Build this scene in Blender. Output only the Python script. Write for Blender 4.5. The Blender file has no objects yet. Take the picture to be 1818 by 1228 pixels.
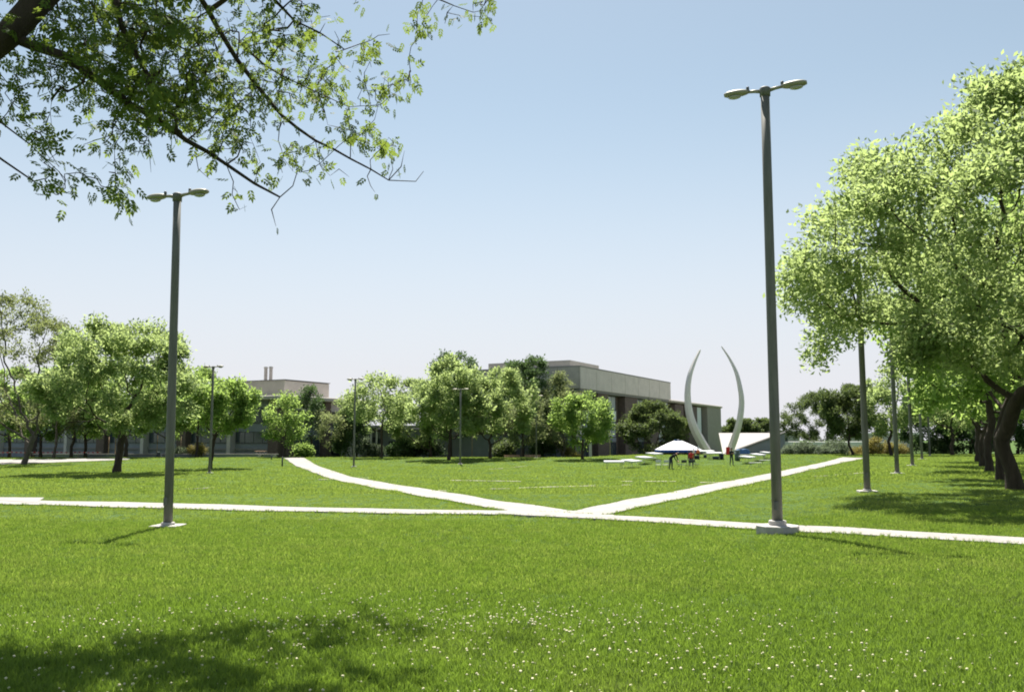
import bpy, bmesh, math, random
import numpy as np
from mathutils import Vector, Matrix

R = math.radians
random.seed(7)
SC = bpy.context.scene
COL = SC.collection

# ------------------------------------------------------------------ camera
FPX, CX, CY = 1565.0, 909.0, 614.0          # focal length and centre in photograph pixels
PITCH = R(6.05)
EYE = 1.65
cam = bpy.data.cameras.new('camera')
cam.sensor_width = 36.0
cam.lens = 36.0 * FPX / 1818.0
cam.clip_start, cam.clip_end = 0.1, 6000.0
camo = bpy.data.objects.new('camera', cam)
COL.objects.link(camo)
camo.location = (0, 0, EYE)
camo.rotation_euler = (R(90) + PITCH, 0, 0)
SC.camera = camo

# ------------------------------------------------------------------ sky and sun
SUN_EL, SUN_AZ = R(62), R(-6)             # azimuth clockwise from +Y
w = bpy.data.worlds.new('World')
SC.world = w
w.use_nodes = True
nt = w.node_tree
nt.nodes.clear()
sky = nt.nodes.new('ShaderNodeTexSky')
sky.sky_type = 'NISHITA'
sky.sun_disc = False
sky.sun_elevation = SUN_EL
sky.sun_rotation = SUN_AZ
sky.altitude = 50
sky.air_density = 1.1
sky.dust_density = 0.6
sky.ozone_density = 2.0
bg = nt.nodes.new('ShaderNodeBackground')
bg.inputs['Strength'].default_value = 0.052
out = nt.nodes.new('ShaderNodeOutputWorld')
hs = nt.nodes.new('ShaderNodeHueSaturation')     # film renders the blue softer
hs.inputs['Saturation'].default_value = 0.70
hs.inputs['Hue'].default_value = 0.482
nt.links.new(sky.outputs[0], hs.inputs['Color'])
# pale summer haze towards the horizon, the same all the way round
tcw = nt.nodes.new('ShaderNodeTexCoord')
sep = nt.nodes.new('ShaderNodeSeparateXYZ')
nt.links.new(tcw.outputs['Generated'], sep.inputs[0])
mrw = nt.nodes.new('ShaderNodeMapRange')
mrw.interpolation_type = 'SMOOTHSTEP'
mrw.inputs['From Min'].default_value = -.03
mrw.inputs['From Max'].default_value = .40
mrw.inputs['To Min'].default_value = .96
mrw.inputs['To Max'].default_value = 0.0
nt.links.new(sep.outputs['Z'], mrw.inputs['Value'])
mxw = nt.nodes.new('ShaderNodeMix'); mxw.data_type = 'RGBA'
mxw.inputs[7].default_value = (6.5, 6.5, 7.0, 1)
nt.links.new(mrw.outputs[0], mxw.inputs[0])
nt.links.new(hs.outputs[0], mxw.inputs[6])
nt.links.new(mxw.outputs[2], bg.inputs['Color'])
nt.links.new(bg.outputs[0], out.inputs['Surface'])

sun = bpy.data.lights.new('sun', 'SUN')
sun.energy = 4.9
sun.angle = R(0.53)
sun.color = (1.0, 0.95, 0.86)
suno = bpy.data.objects.new('sun', sun)
COL.objects.link(suno)
to_sun = Vector((math.sin(SUN_AZ) * math.cos(SUN_EL), math.cos(SUN_AZ) * math.cos(SUN_EL), math.sin(SUN_EL)))
suno.rotation_euler = (-to_sun).to_track_quat('-Z', 'Y').to_euler()
suno.location = to_sun * 300

SC.view_settings.view_transform = 'Standard'
SC.view_settings.look = 'None'
SC.view_settings.gamma = 1.0
SC.view_settings.use_curve_mapping = False
SC.view_settings.exposure = 1.27
SC.cycles.max_bounces = 10
SC.cycles.diffuse_bounces = 7
SC.cycles.transmission_bounces = 6
SC.cycles.transparent_max_bounces = 8
SC.cycles.use_denoising = True
SC.cycles.pixel_filter_type = 'BLACKMAN_HARRIS'
SC.cycles.filter_width = 1.9

# ------------------------------------------------------------------ ground shape and pixel lookups
def sstep(a, b, x):
    t = np.clip((x - a) / (b - a), 0, 1)
    return t * t * (3 - 2 * t)

def ground(x, y):
    """lawn height: camera bank, shallow bowl to the left and middle, a low crest, then the lower court by the sculpture"""
    x = np.asarray(x, float); y = np.asarray(y, float)
    yy = np.maximum(y, 1.0)
    a = x / np.maximum(yy, 8.0)
    wl = 1 - sstep(.25, .45, a)
    z = -0.25 * sstep(0, 17, yy) - 0.75 * wl * sstep(5, 52, yy)
    amp = (.40 + .36 * sstep(.06, .16, a)) * wl
    z = z + amp * sstep(86, 108, yy)
    low = -1.4 * np.ones_like(z)
    tr = sstep(111, 126, yy) * (1 - sstep(.36, .46, a))
    z = z * (1 - tr) + low * tr
    far = sstep(150, 260, yy)
    z = z * (1 - far) + low * far
    z = z + .02 * np.sin(x * .9 + y * .31) * np.cos(y * .7 - x * .2)
    return z

def gz(x, y):
    return float(ground(x, y))

FW = Vector((0, math.cos(PITCH), math.sin(PITCH)))
UP = Vector((0, -math.sin(PITCH), math.cos(PITCH)))

def ray(px, py):
    d = FW + Vector(((px - CX) / FPX, 0, 0)) + UP * ((CY - py) / FPX)
    return d / d.y                          # per metre of forward distance

_ys = np.concatenate([np.arange(2.5, 40, .1), np.arange(40, 260, .25)])
def at(px, py):
    """first ground point under a photograph pixel"""
    d = ray(px, py)
    zz = EYE + d.z * _ys - ground(d.x * _ys, _ys)
    i = np.argmax(zz < 0)
    if zz[i] >= 0:
        i = len(_ys) - 1
    y0, y1 = _ys[max(i - 1, 0)], _ys[i]
    z0, z1 = zz[max(i - 1, 0)], zz[i]
    y = y0 + (y1 - y0) * (z0 / (z0 - z1) if z0 != z1 else 0)
    return Vector((d.x * y, y, gz(d.x * y, y)))

def pt(px, py, y):
    """point at forward distance y under a pixel"""
    d = ray(px, py)
    return Vector((d.x * y, y, EYE + d.z * y))

def zat(py, y, px=CX):
    return EYE + ray(px, py).z * y

def xat(px, y, py=790):
    return ray(px, py).x * y

def on(px, y):
    x = xat(px, y)
    return Vector((x, y, gz(x, y)))

# ------------------------------------------------------------------ materials
def mat(name, col, rough=.8, var=.12, scale=3.0, bump=0.0, metal=0.0, spec=.3, col2=None, stretch=None):
    m = bpy.data.materials.new(name)
    m.use_nodes = True
    n = m.node_tree.nodes; l = m.node_tree.links
    b = n['Principled BSDF']
    b.inputs['Roughness'].default_value = rough
    b.inputs['Metallic'].default_value = metal
    b.inputs['Specular IOR Level'].default_value = spec
    tc = n.new('ShaderNodeTexCoord')
    nz = n.new('ShaderNodeTexNoise')
    nz.inputs['Scale'].default_value = scale
    nz.inputs['Detail'].default_value = 6
    nz.inputs['Roughness'].default_value = .65
    if stretch:
        mp = n.new('ShaderNodeMapping')
        mp.inputs['Scale'].default_value = stretch
        l.new(tc.outputs['Object'], mp.inputs[0]); l.new(mp.outputs[0], nz.inputs['Vector'])
    else:
        l.new(tc.outputs['Object'], nz.inputs['Vector'])
    rp = n.new('ShaderNodeValToRGB')
    c1 = [c * (1 - var) for c in col]
    c2 = list(col2) if col2 else [min(1, c * (1 + var)) for c in col]
    rp.color_ramp.elements[0].position = .3
    rp.color_ramp.elements[1].position = .7
    rp.color_ramp.elements[0].color = (*c1, 1)
    rp.color_ramp.elements[1].color = (*c2, 1)
    l.new(nz.outputs['Fac'], rp.inputs['Fac'])
    l.new(rp.outputs['Color'], b.inputs['Base Color'])
    if bump:
        bp = n.new('ShaderNodeBump')
        bp.inputs['Strength'].default_value = bump
        bp.inputs['Distance'].default_value = .02
        nz2 = n.new('ShaderNodeTexNoise')
        nz2.inputs['Scale'].default_value = scale * 12
        nz2.inputs['Detail'].default_value = 4
        l.new(tc.outputs['Object'], nz2.inputs['Vector'])
        l.new(nz2.outputs['Fac'], bp.inputs['Height'])
        l.new(bp.outputs['Normal'], b.inputs['Normal'])
    return m

def leafmat(name, dark, light, trans, tmix=.5, patch=.35, nscale=.8, dry=None):
    """leaf: diffuse front, light coming through, each leaf its own shade"""
    m = bpy.data.materials.new(name)
    m.use_nodes = True
    n = m.node_tree.nodes; l = m.node_tree.links
    n.clear()
    o = n.new('ShaderNodeOutputMaterial')
    mix = n.new('ShaderNodeMixShader')
    mix.inputs[0].default_value = tmix
    b = n.new('ShaderNodeBsdfPrincipled')
    b.inputs['Roughness'].default_value = .65
    b.inputs['Specular IOR Level'].default_value = .2
    t = n.new('ShaderNodeBsdfTranslucent')
    g = n.new('ShaderNodeNewGeometry')
    tc = n.new('ShaderNodeTexCoord')
    nz = n.new('ShaderNodeTexNoise')
    nz.inputs['Scale'].default_value = nscale
    nz.inputs['Detail'].default_value = 5
    nz.inputs['Roughness'].default_value = .7
    l.new(g.outputs['Position'], nz.inputs['Vector'])
    mr = n.new('ShaderNodeMix'); mr.data_type = 'FLOAT'
    mr.inputs[0].default_value = patch
    l.new(g.outputs['Random Per Island'], mr.inputs[2])
    l.new(nz.outputs['Fac'], mr.inputs[3])
    rp = n.new('ShaderNodeValToRGB')
    rp.color_ramp.elements[0].position = .1; rp.color_ramp.elements[1].position = .9
    rp.color_ramp.elements[0].color = (*dark, 1); rp.color_ramp.elements[1].color = (*light, 1)
    l.new(mr.outputs[0], rp.inputs['Fac'])
    csock = rp.outputs['Color']
    if dry:                                   # drier, strawy patches of turf
        n2 = n.new('ShaderNodeTexNoise')
        n2.inputs['Scale'].default_value = .23; n2.inputs['Detail'].default_value = 7; n2.inputs['Roughness'].default_value = .72
        l.new(g.outputs['Position'], n2.inputs['Vector'])
        mp2 = n.new('ShaderNodeMapRange')
        mp2.inputs['From Min'].default_value = .50; mp2.inputs['From Max'].default_value = .74
        mp2.inputs['To Max'].default_value = .62
        l.new(n2.outputs['Fac'], mp2.inputs['Value'])
        md = n.new('ShaderNodeMix'); md.data_type = 'RGBA'
        md.inputs[7].default_value = (*dry, 1)
        l.new(mp2.outputs[0], md.inputs[0]); l.new(rp.outputs['Color'], md.inputs[6])
        csock = md.outputs[2]
    l.new(csock, b.inputs['Base Color'])
    mc = n.new('ShaderNodeMix'); mc.data_type = 'RGBA'
    mc.inputs[0].default_value = .35
    mc.inputs[6].default_value = (*trans, 1)
    l.new(csock, mc.inputs[7])
    l.new(mc.outputs[2], t.inputs['Color'])
    l.new(b.outputs[0], mix.inputs[1]); l.new(t.outputs[0], mix.inputs[2])
    l.new(mix.outputs[0], o.inputs['Surface'])
    return m

M = {}
M['concrete_path'] = mat('concrete_path', (.285, .268, .255), .9, .20, 1.6, .35)
M['kerb'] = mat('kerb', (.46, .42, .36), .9, .18, 2.5, .3)
M['footing'] = mat('footing', (.42, .40, .38), .9, .15, 5, .4)
M['pole'] = mat('pole', (.155, .152, .138), .6, .26, 2.5, 0, .05, .3, stretch=(4, 4, .4))
M['lamp'] = mat('lamp', (.30, .28, .21), .5, .1, 6, 0, .2, .4)
M['lens'] = mat('lens', (.36, .35, .30), .25, .08, 8, 0, 0, .6)
M['cell'] = mat('cell', (.12, .13, .15), .4)
M['bark'] = mat('bark', (.055, .042, .034), .95, .35, 6, .6, stretch=(1, 1, .25))
M['bark_grey'] = mat('bark_grey', (.10, .085, .07), .95, .3, 6, .5, stretch=(1, 1, .25))
M['beige'] = mat('beige', (.64, .575, .525), .9, .10, .7, .3)
M['beige_shaded'] = mat('beige_shaded', (.47, .43, .385), .9, .10, .7, .3)  # darker copy of the beige, shade of the left-turned faces put into the colour
M['brown_brick'] = mat('brown_brick', (.13, .098, .085), .9, .25, 4, .3)
M['tan_brick'] = mat('tan_brick', (.34, .31, .27), .9, .18, 5, .4)
M['dark_frame'] = mat('dark_frame', (.06, .065, .075), .5)
M['blue_shaded_wall'] = mat('blue_shaded_wall', (.22, .24, .28), .85, .12, .8, .2)  # blue-grey wall tone with the tree shade on the lower walls mixed in
M['light_wall'] = mat('light_wall', (.50, .47, .45), .9, .1, 1.0, .2)
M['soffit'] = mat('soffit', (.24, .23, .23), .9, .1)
M['roofing'] = mat('roofing', (.31, .295, .28), .9, .1, .6)
M['glass'] = mat('glass', (.05, .065, .08), .12, .2, .5, 0, 0, .6)
M['glass_pale'] = mat('glass_pale', (.46, .50, .53), .15, .15, .8, 0, 0, .6)
M['blind'] = mat('blind', (.66, .69, .70), .6, .06, 2)
M['white_paint'] = mat('white_paint', (.78, .77, .74), .6, .04, 2)
M['plastic_white'] = mat('plastic_white', (.66, .66, .66), .45, .03, 3)
M['canopy'] = mat('canopy', (.62, .62, .66), .7, .03, 2)
M['blue_cloth'] = mat('blue_cloth', (.02, .09, .42), .7, .1, 3)
M['blue_tarp'] = mat('blue_tarp', (.03, .09, .22), .6, .2, 3)
M['bin_green'] = mat('bin_green', (.10, .14, .13), .6, .1, 4)
M['bin_black'] = mat('bin_black', (.025, .03, .05), .5, .1, 4)
M['metal_grey'] = mat('metal_grey', (.25, .26, .27), .45, .1, 4, 0, .5)
M['chair_dark'] = mat('chair_dark', (.04, .05, .06), .5, .1, 4)
M['tusk'] = mat('tusk', (.72, .665, .63), .55, .08, .5, .1, .15, .4)
M['wood_bench'] = mat('wood_bench', (.50, .34, .25), .8, .15, 3, 0)
M['stake'] = mat('stake', (.36, .25, .17), .9, .15, 3)
M['red'] = mat('red', (.62, .035, .03), .7, .1, 3)
M['orange'] = mat('orange', (.85, .22, .05), .7, .1, 3)
M['skin'] = mat('skin', (.45, .25, .17), .6, .05, 3)
M['black_cloth'] = mat('black_cloth', (.02, .022, .026), .9, .2, 5)
M['navy_cloth'] = mat('navy_cloth', (.03, .04, .07), .9, .2, 5)
M['teal_cloth'] = mat('teal_cloth', (.055, .085, .085), .9, .2, 5)
M['red_cloth'] = mat('red_cloth', (.55, .05, .04), .9, .1, 5)
M['orange_cloth'] = mat('orange_cloth', (.80, .22, .08), .9, .1, 5)
M['white_cloth'] = mat('white_cloth', (.72, .68, .62), .9, .1, 5)
M['hair'] = mat('hair', (.02, .015, .012), .6, .2, 8)
M['tape_white'] = mat('tape_white', (.70, .60, .52), .6, .1, 3)
M['asphalt'] = mat('asphalt', (.16, .155, .15), .9, .15, 1.5, .2)
M['flower'] = mat('flower', (.74, .68, .46), .8, .08, 9)

M['ash_leaf'] = leafmat('ash_leaf', (.055, .115, .028), (.175, .26, .08), (.50, .68, .16), .57)
M['ash_pale'] = leafmat('ash_pale', (.080, .145, .050), (.25, .325, .135), (.56, .68, .24), .57)
M['ash_sparse'] = leafmat('ash_sparse', (.08, .105, .040), (.18, .205, .09), (.34, .40, .13), .45)
M['oak_leaf'] = leafmat('oak_leaf', (.042, .078, .028), (.135, .17, .065), (.21, .28, .07), .38)
M['evergreen_leaf'] = leafmat('evergreen_leaf', (.032, .072, .030), (.105, .16, .06), (.16, .26, .07), .36)
M['olive_leaf'] = leafmat('olive_leaf', (.085, .115, .05), (.22, .25, .115), (.40, .47, .17), .48)
M['grey_leaf'] = leafmat('grey_leaf', (.075, .105, .068), (.18, .22, .15), (.22, .28, .14), .4)
M['gold_leaf'] = leafmat('gold_leaf', (.13, .12, .035), (.30, .26, .09), (.34, .30, .06), .4)
M['over_leaf'] = leafmat('over_leaf', (.024, .056, .016), (.075, .12, .03), (.32, .42, .06), .48, .2)

def lawn_material():
    m = bpy.data.materials.new('lawn')
    m.use_nodes = True
    n = m.node_tree.nodes; l = m.node_tree.links
    b = n['Principled BSDF']
    b.inputs['Roughness'].default_value = .9
    b.inputs['Specular IOR Level'].default_value = .15
    tc = n.new('ShaderNodeTexCoord')
    def noise(s, det=5, rough=.6, st=None):
        z = n.new('ShaderNodeTexNoise')
        z.inputs['Scale'].default_value = s; z.inputs['Detail'].default_value = det
        z.inputs['Roughness'].default_value = rough
        if st:
            mp = n.new('ShaderNodeMapping'); mp.inputs['Scale'].default_value = st
            l.new(tc.outputs['Object'], mp.inputs[0]); l.new(mp.outputs[0], z.inputs['Vector'])
        else:
            l.new(tc.outputs['Object'], z.inputs['Vector'])
        return z
    n1 = noise(.09, 6, .7, (1, 1.6, 1)); n2 = noise(1.1, 8, .8, (.6, 1, 1)); n3 = noise(9, 8, .85)
    a = n.new('ShaderNodeMath'); a.operation = 'MULTIPLY_ADD'
    l.new(n1.outputs['Fac'], a.inputs[0]); a.inputs[1].default_value = .45
    c = n.new('ShaderNodeMath'); c.operation = 'MULTIPLY_ADD'
    l.new(n2.outputs['Fac'], c.inputs[0]); c.inputs[1].default_value = .30
    d = n.new('ShaderNodeMath'); d.operation = 'MULTIPLY'
    l.new(n3.outputs['Fac'], d.inputs[0]); d.inputs[1].default_value = .25
    l.new(d.outputs[0], c.inputs[2]); l.new(c.outputs[0], a.inputs[2])
    rp = n.new('ShaderNodeValToRGB')
    e = rp.color_ramp.elements
    e[0].position = .34; e[0].color = (.022, .058, .009, 1)
    e[1].position = .66; e[1].color = (.105, .150, .034, 1)
    k = e.new(.5); k.color = (.055, .105, .018, 1)
    l.new(a.outputs[0], rp.inputs['Fac'])
    l.new(rp.outputs['Color'], b.inputs['Base Color'])
    bp = n.new('ShaderNodeBump'); bp.inputs['Strength'].default_value = .8; bp.inputs['Distance'].default_value = .05
    n4 = noise(45, 3, .7)
    l.new(n4.outputs['Fac'], bp.inputs['Height']); l.new(bp.outputs['Normal'], b.inputs['Normal'])
    return m
M['lawn'] = lawn_material()
M['blade_far'] = leafmat('blade_far', (.036, .085, .014), (.24, .305, .075), (.43, .58, .08), .45, .78, .32, (.34, .31, .12))
M['blade'] = leafmat('blade', (.012, .050, .011), (.19, .27, .05), (.31, .48, .045), .43, .72, .55, (.30, .29, .10))

# ------------------------------------------------------------------ mesh helpers
def tag(o, label=None, cat=None, group=None, kind=None):
    if label: o['label'] = label
    if cat: o['category'] = cat
    if group: o['group'] = group
    if kind: o['kind'] = kind
    return o

def thing(name, loc, rz=0.0, label=None, cat=None, group=None):
    o = bpy.data.objects.new(name, None)
    COL.objects.link(o)
    o.location = loc
    o.rotation_euler = (0, 0, rz)
    return tag(o, label, cat, group)

def np_mesh(name, verts, faces, k):
    """mesh from numpy arrays, every face with k corners"""
    me = bpy.data.meshes.new(name)
    verts = np.asarray(verts, np.float32); faces = np.asarray(faces, np.int32)
    me.vertices.add(len(verts)); me.vertices.foreach_set('co', verts.ravel())
    me.loops.add(faces.size); me.loops.foreach_set('vertex_index', faces.ravel())
    me.polygons.add(len(faces))
    me.polygons.foreach_set('loop_start', np.arange(0, faces.size, k, dtype=np.int32))
    me.polygons.foreach_set('loop_total', np.full(len(faces), k, np.int32))
    me.update(calc_edges=True)
    return me

def link(name, me, m, parent=None, kind=None, smooth=False):
    me.name = name
    if m and not me.materials:
        me.materials.append(m)
    if smooth:
        me.polygons.foreach_set('use_smooth', [True] * len(me.polygons))
    o = bpy.data.objects.new(name, me)
    COL.objects.link(o)
    if parent: o.parent = parent
    if kind: o['kind'] = kind
    return o

class MB:
    def __init__(s):
        s.v, s.f = [], []
    def box(s, c, d, rz=0.0, ry=0.0, bev=0.0):
        cx, cy, cz = c; hx, hy, hz = d[0] / 2, d[1] / 2, d[2] / 2
        mx = Matrix.Rotation(rz, 3, 'Z') @ Matrix.Rotation(ry, 3, 'Y')
        i = len(s.v)
        for x, y, z in ((-1,-1,-1),(1,-1,-1),(1,1,-1),(-1,1,-1),(-1,-1,1),(1,-1,1),(1,1,1),(-1,1,1)):
            p = mx @ Vector((x * hx, y * hy, z * hz))
            s.v.append((p.x + cx, p.y + cy, p.z + cz))
        for f in ((0,3,2,1),(4,5,6,7),(0,1,5,4),(1,2,6,5),(2,3,7,6),(3,0,4,7)):
            s.f.append(tuple(i + k for k in f))
        return s
    def ext(s, x0, x1, y0, y1, z0, z1):
        return s.box(((x0+x1)/2, (y0+y1)/2, (z0+z1)/2), (abs(x1-x0), abs(y1-y0), abs(z1-z0)))
    def tube(s, pts, rad, n=8, cap=True):
        pts = [Vector(p) for p in pts]
        i0 = len(s.v)
        for k, p in enumerate(pts):
            t = (pts[min(k+1, len(pts)-1)] - pts[max(k-1, 0)]).normalized()
            a = Vector((0, 0, 1)) if abs(t.z) < .9 else Vector((1, 0, 0))
            u = t.cross(a).normalized(); v = t.cross(u)
            r = rad[k] if hasattr(rad, '__len__') else rad
            for j in range(n):
                q = p + (u * math.cos(2*math.pi*j/n) + v * math.sin(2*math.pi*j/n)) * r
                s.v.append(tuple(q))
        for k in range(len(pts) - 1):
            for j in range(n):
                a, b = i0 + k*n + j, i0 + k*n + (j+1) % n
                s.f.append((a, a + n, b + n, b))
        if cap:
            s.f.append(tuple(i0 + j for j in range(n)))
            e = i0 + (len(pts)-1)*n
            s.f.append(tuple(e + j for j in reversed(range(n))))
        return s
    def lathe(s, prof, n=16, c=(0, 0, 0), sq=(1, 1)):
        """profile of (radius, z)"""
        i0 = len(s.v)
        for r, z in prof:
            for j in range(n):
                a = 2*math.pi*(j+.5)/n
                s.v.append((c[0] + r*sq[0]*math.cos(a), c[1] + r*sq[1]*math.sin(a), c[2] + z))
        for k in range(len(prof) - 1):
            for j in range(n):
                a, b = i0 + k*n + j, i0 + k*n + (j+1) % n
                s.f.append((a, b, b + n, a + n))
        s.f.append(tuple(i0 + j for j in reversed(range(n))))
        e = i0 + (len(prof)-1)*n
        s.f.append(tuple(e + j for j in range(n)))
        return s
    def poly(s, pts):
        i = len(s.v)
        s.v += [tuple(p) for p in pts]
        s.f.append(tuple(range(i, i + len(pts))))
        return s
    def build(s, name, m, parent=None, smooth=False, bevel=0.0, kind=None):
        me = bpy.data.meshes.new(name)
        me.from_pydata(s.v, [], s.f)
        me.update()
        if bevel:
            bm = bmesh.new(); bm.from_mesh(me)
            es = [e for e in bm.edges if len(e.link_faces) == 2 and e.calc_face_angle(0) > .5]
            bmesh.ops.bevel(bm, geom=es, offset=bevel, segments=1, affect='EDGES')
            bm.to_mesh(me); bm.free()
        return link(name, me, m, parent, kind, smooth)

def copy_tree(o, parent=None):
    c = o.copy(); COL.objects.link(c)
    if parent: c.parent = parent
    for ch in list(o.children):
        copy_tree(ch, c)
    return c

# ------------------------------------------------------------------ lawn, paths
xs = np.concatenate([-np.geomspace(1500, 105, 16), np.arange(-100, 101, 2.0), np.geomspace(105, 1500, 16)])
ys = np.concatenate([[-300, -150, -80, -50, -30], np.arange(-20, 140, 1.5), np.geomspace(142, 3000, 26)])
gx, gy = np.meshgrid(xs, ys)
gv = np.stack([gx, gy, ground(gx, gy)], -1).reshape(-1, 3)
nx = len(xs)
ii = (np.arange(len(ys)-1)[:, None] * nx + np.arange(nx-1)[None, :]).ravel()
lawn = link('lawn', np_mesh('lawn', gv, np.stack([ii, ii+1, ii+nx+1, ii+nx], 1), 4), M['lawn'], None, 'structure', True)

PATH_POLYS = []
def strip(name, left_px, right_px, m, lift=.05, step=1.2, thick=.12, poly=True):
    """a slab draped on the lawn between two edge lines given as pixel lists of equal length"""
    L = [at(*p) for p in left_px]; Rr = [at(*p) for p in right_px]
    a, b = [], []
    for k in range(len(L) - 1):
        n = max(1, int(max((L[k+1]-L[k]).length, (Rr[k+1]-Rr[k]).length) / step))
        for j in range(n + (k == len(L) - 2)):
            t = j / n
            a.append(L[k].lerp(L[k+1], t)); b.append(Rr[k].lerp(Rr[k+1], t))
    return slab(name, a, b, m, lift, thick, poly)

def slab(name, a, b, m, lift=.05, thick=.12, poly=True):
    v, f = [], []
    C = 4
    for p, q in zip(a, b):
        for c in range(C + 1):
            x = p.x + (q.x - p.x) * c / C; y = p.y + (q.y - p.y) * c / C
            v.append((x, y, gz(x, y) + lift))
    W = C + 1
    for k in range(len(a) - 1):
        for c in range(C):
            i = k * W + c
            f.append((i, i + 1, i + W + 1, i + W))
    # skirts
    n = len(v)
    rim = [k * W for k in range(len(a))]
    rim2 = [k * W + C for k in range(len(a))]
    for rr in (rim, rim2):
        s0 = len(v)
        for i in rr:
            v.append((v[i][0], v[i][1], v[i][2] - thick))
        for k in range(len(rr) - 1):
            f.append((rr[k], rr[k+1], s0 + k + 1, s0 + k))
    for row in (0, len(a) - 1):
        i, j = row * W, row * W + C
        s0 = len(v)
        v.append((v[i][0], v[i][1], v[i][2] - thick)); v.append((v[j][0], v[j][1], v[j][2] - thick))
        f.append((i, j, s0 + 1, s0))
    mb = MB(); mb.v, mb.f = v, f
    if poly:
        PATH_POLYS.append(([(p.x, p.y) for p in a], [(p.x, p.y) for p in b]))
    o = mb.build(name, m, None, False, 0, 'structure')
    bm = bmesh.new(); bm.from_mesh(o.data); bmesh.ops.recalc_face_normals(bm, faces=bm.faces); bm.to_mesh(o.data); bm.free()
    return o

strip('front_path', [(-120, 885), (300, 895), (600, 903.5), (920, 909), (1060, 916), (1340, 931.5), (1600, 946), (1818, 958), (2100, 975)],
      [(-120, 893), (300, 904), (600, 911), (920, 916), (1060, 924), (1340, 942), (1600, 957), (1818, 970), (2100, 988)], M['concrete_path'])
strip('diagonal_path', [(503, 812.8), (589, 851), (700, 872.5), (846, 899.5), (918, 911)],
      [(536, 812.5), (624, 847.5), (786, 874), (900, 893), (1010, 908.5)], M['concrete_path'], .056)
strip('diagonal_path', [(1010, 911), (1120, 887), (1250, 862), (1370, 840), (1497, 812)],
      [(1068, 917), (1180, 892), (1290, 868), (1400, 844), (1534, 813.5)], M['concrete_path'], .053)
strip('side_path', [(-160, 880), (0, 884.5), (78, 885)], [(-160, 892), (0, 890), (66, 894)], M['concrete_path'], .058)
strip('plaza_walk', [(-250, 818), (0, 816), (110, 815), (180, 814), (232, 813.5)],
      [(-250, 828), (0, 824.5), (110, 820.5), (180, 818), (228, 816.2)], M['concrete_path'])
strip('path_junction', [(885, 909.2), (930, 908), (1012, 909), (1060, 914), (1090, 917)],
      [(885, 914.2), (930, 917.6), (1012, 921.5), (1060, 924), (1090, 926)], M['concrete_path'], .062, poly=False)
# concrete mowing strips laid as arcs round the lawn, half grown over
for seg in ([(566, 852), (600, 851)], [(640, 849.5), (655, 849)], [(778, 871.5), (792, 872.5)], [(1243, 857), (1290, 857.5)],
            [(800, 853.3), (850, 854), (925, 855)], [(1102, 855), (1122, 855)], [(1145, 855), (1200, 855.2)],
            [(870, 868.6), (905, 868.2)], [(920, 867), (960, 865.6), (1058, 863)], [(1104, 861.7), (1122, 861.4)],
            [(868, 833.5), (893, 831.8)], [(903, 830), (936, 828)], [(278, 872.5), (318, 869.5), (382, 866.3)],
            [(1388, 829), (1408, 829)], [(1480, 844), (1534, 840)], [(1440, 846.5), (1470, 845)]):
    q = [at(*p) for p in seg]
    a, b = [], []
    for p in q:
        a.append(p + Vector((0, .16, 0))); b.append(p - Vector((0, .16, 0)))
    slab('mowing_strip', b, a, M['kerb'], .05, .1, False)

# ------------------------------------------------------------------ grass blades, clover heads
def in_paths(x, y):
    hit = np.zeros(len(x), bool)
    for a, b in PATH_POLYS:
        poly = np.array(a + b[::-1])
        bb = (x > poly[:, 0].min()) & (x < poly[:, 0].max()) & (y > poly[:, 1].min()) & (y < poly[:, 1].max())
        idx = np.nonzero(bb)[0]
        if not len(idx): continue
        px, py = x[idx], y[idx]
        c = np.zeros(len(idx), bool)
        for k in range(len(poly)):
            x1, y1 = poly[k]; x2, y2 = poly[k - 1]
            cond = ((y1 > py) != (y2 > py))
            with np.errstate(divide='ignore', invalid='ignore'):
                xi = (x2 - x1) * (py - y1) / (y2 - y1) + x1
            c ^= cond & (px < xi)
        hit[idx] |= c
    return hit

def tuft(name, n, spread, h, wid, seed, m='blade'):
    rg = np.random.default_rng(seed)
    v, f = [], []
    for i in range(n):
        a = rg.uniform(0, 6.283); r = spread * math.sqrt(rg.uniform())
        bx, by = r * math.cos(a), r * math.sin(a)
        hh = h * rg.uniform(.55, 1.15); ln = hh * rg.uniform(.1, .75); la = rg.uniform(0, 6.283)
        dx, dy = math.cos(la) * ln, math.sin(la) * ln
        fa = rg.uniform(0, 3.14); wx, wy = math.cos(fa) * wid / 2, math.sin(fa) * wid / 2
        k = len(v)
        v += [(bx - wx, by - wy, -.01), (bx + wx, by + wy, -.01), (bx + dx*.4 + wx*.8, by + dy*.4 + wy*.8, hh*.6),
              (bx + dx*.4 - wx*.8, by + dy*.4 - wy*.8, hh*.6), (bx + dx, by + dy, hh)]
        f += [(k, k+1, k+2, k+3), (k+3, k+2, k+4)]
    me = bpy.data.meshes.new(name); me.from_pydata(v, [], f); me.materials.append(M[m])
    return bpy.data.objects.new(name, me)

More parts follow.
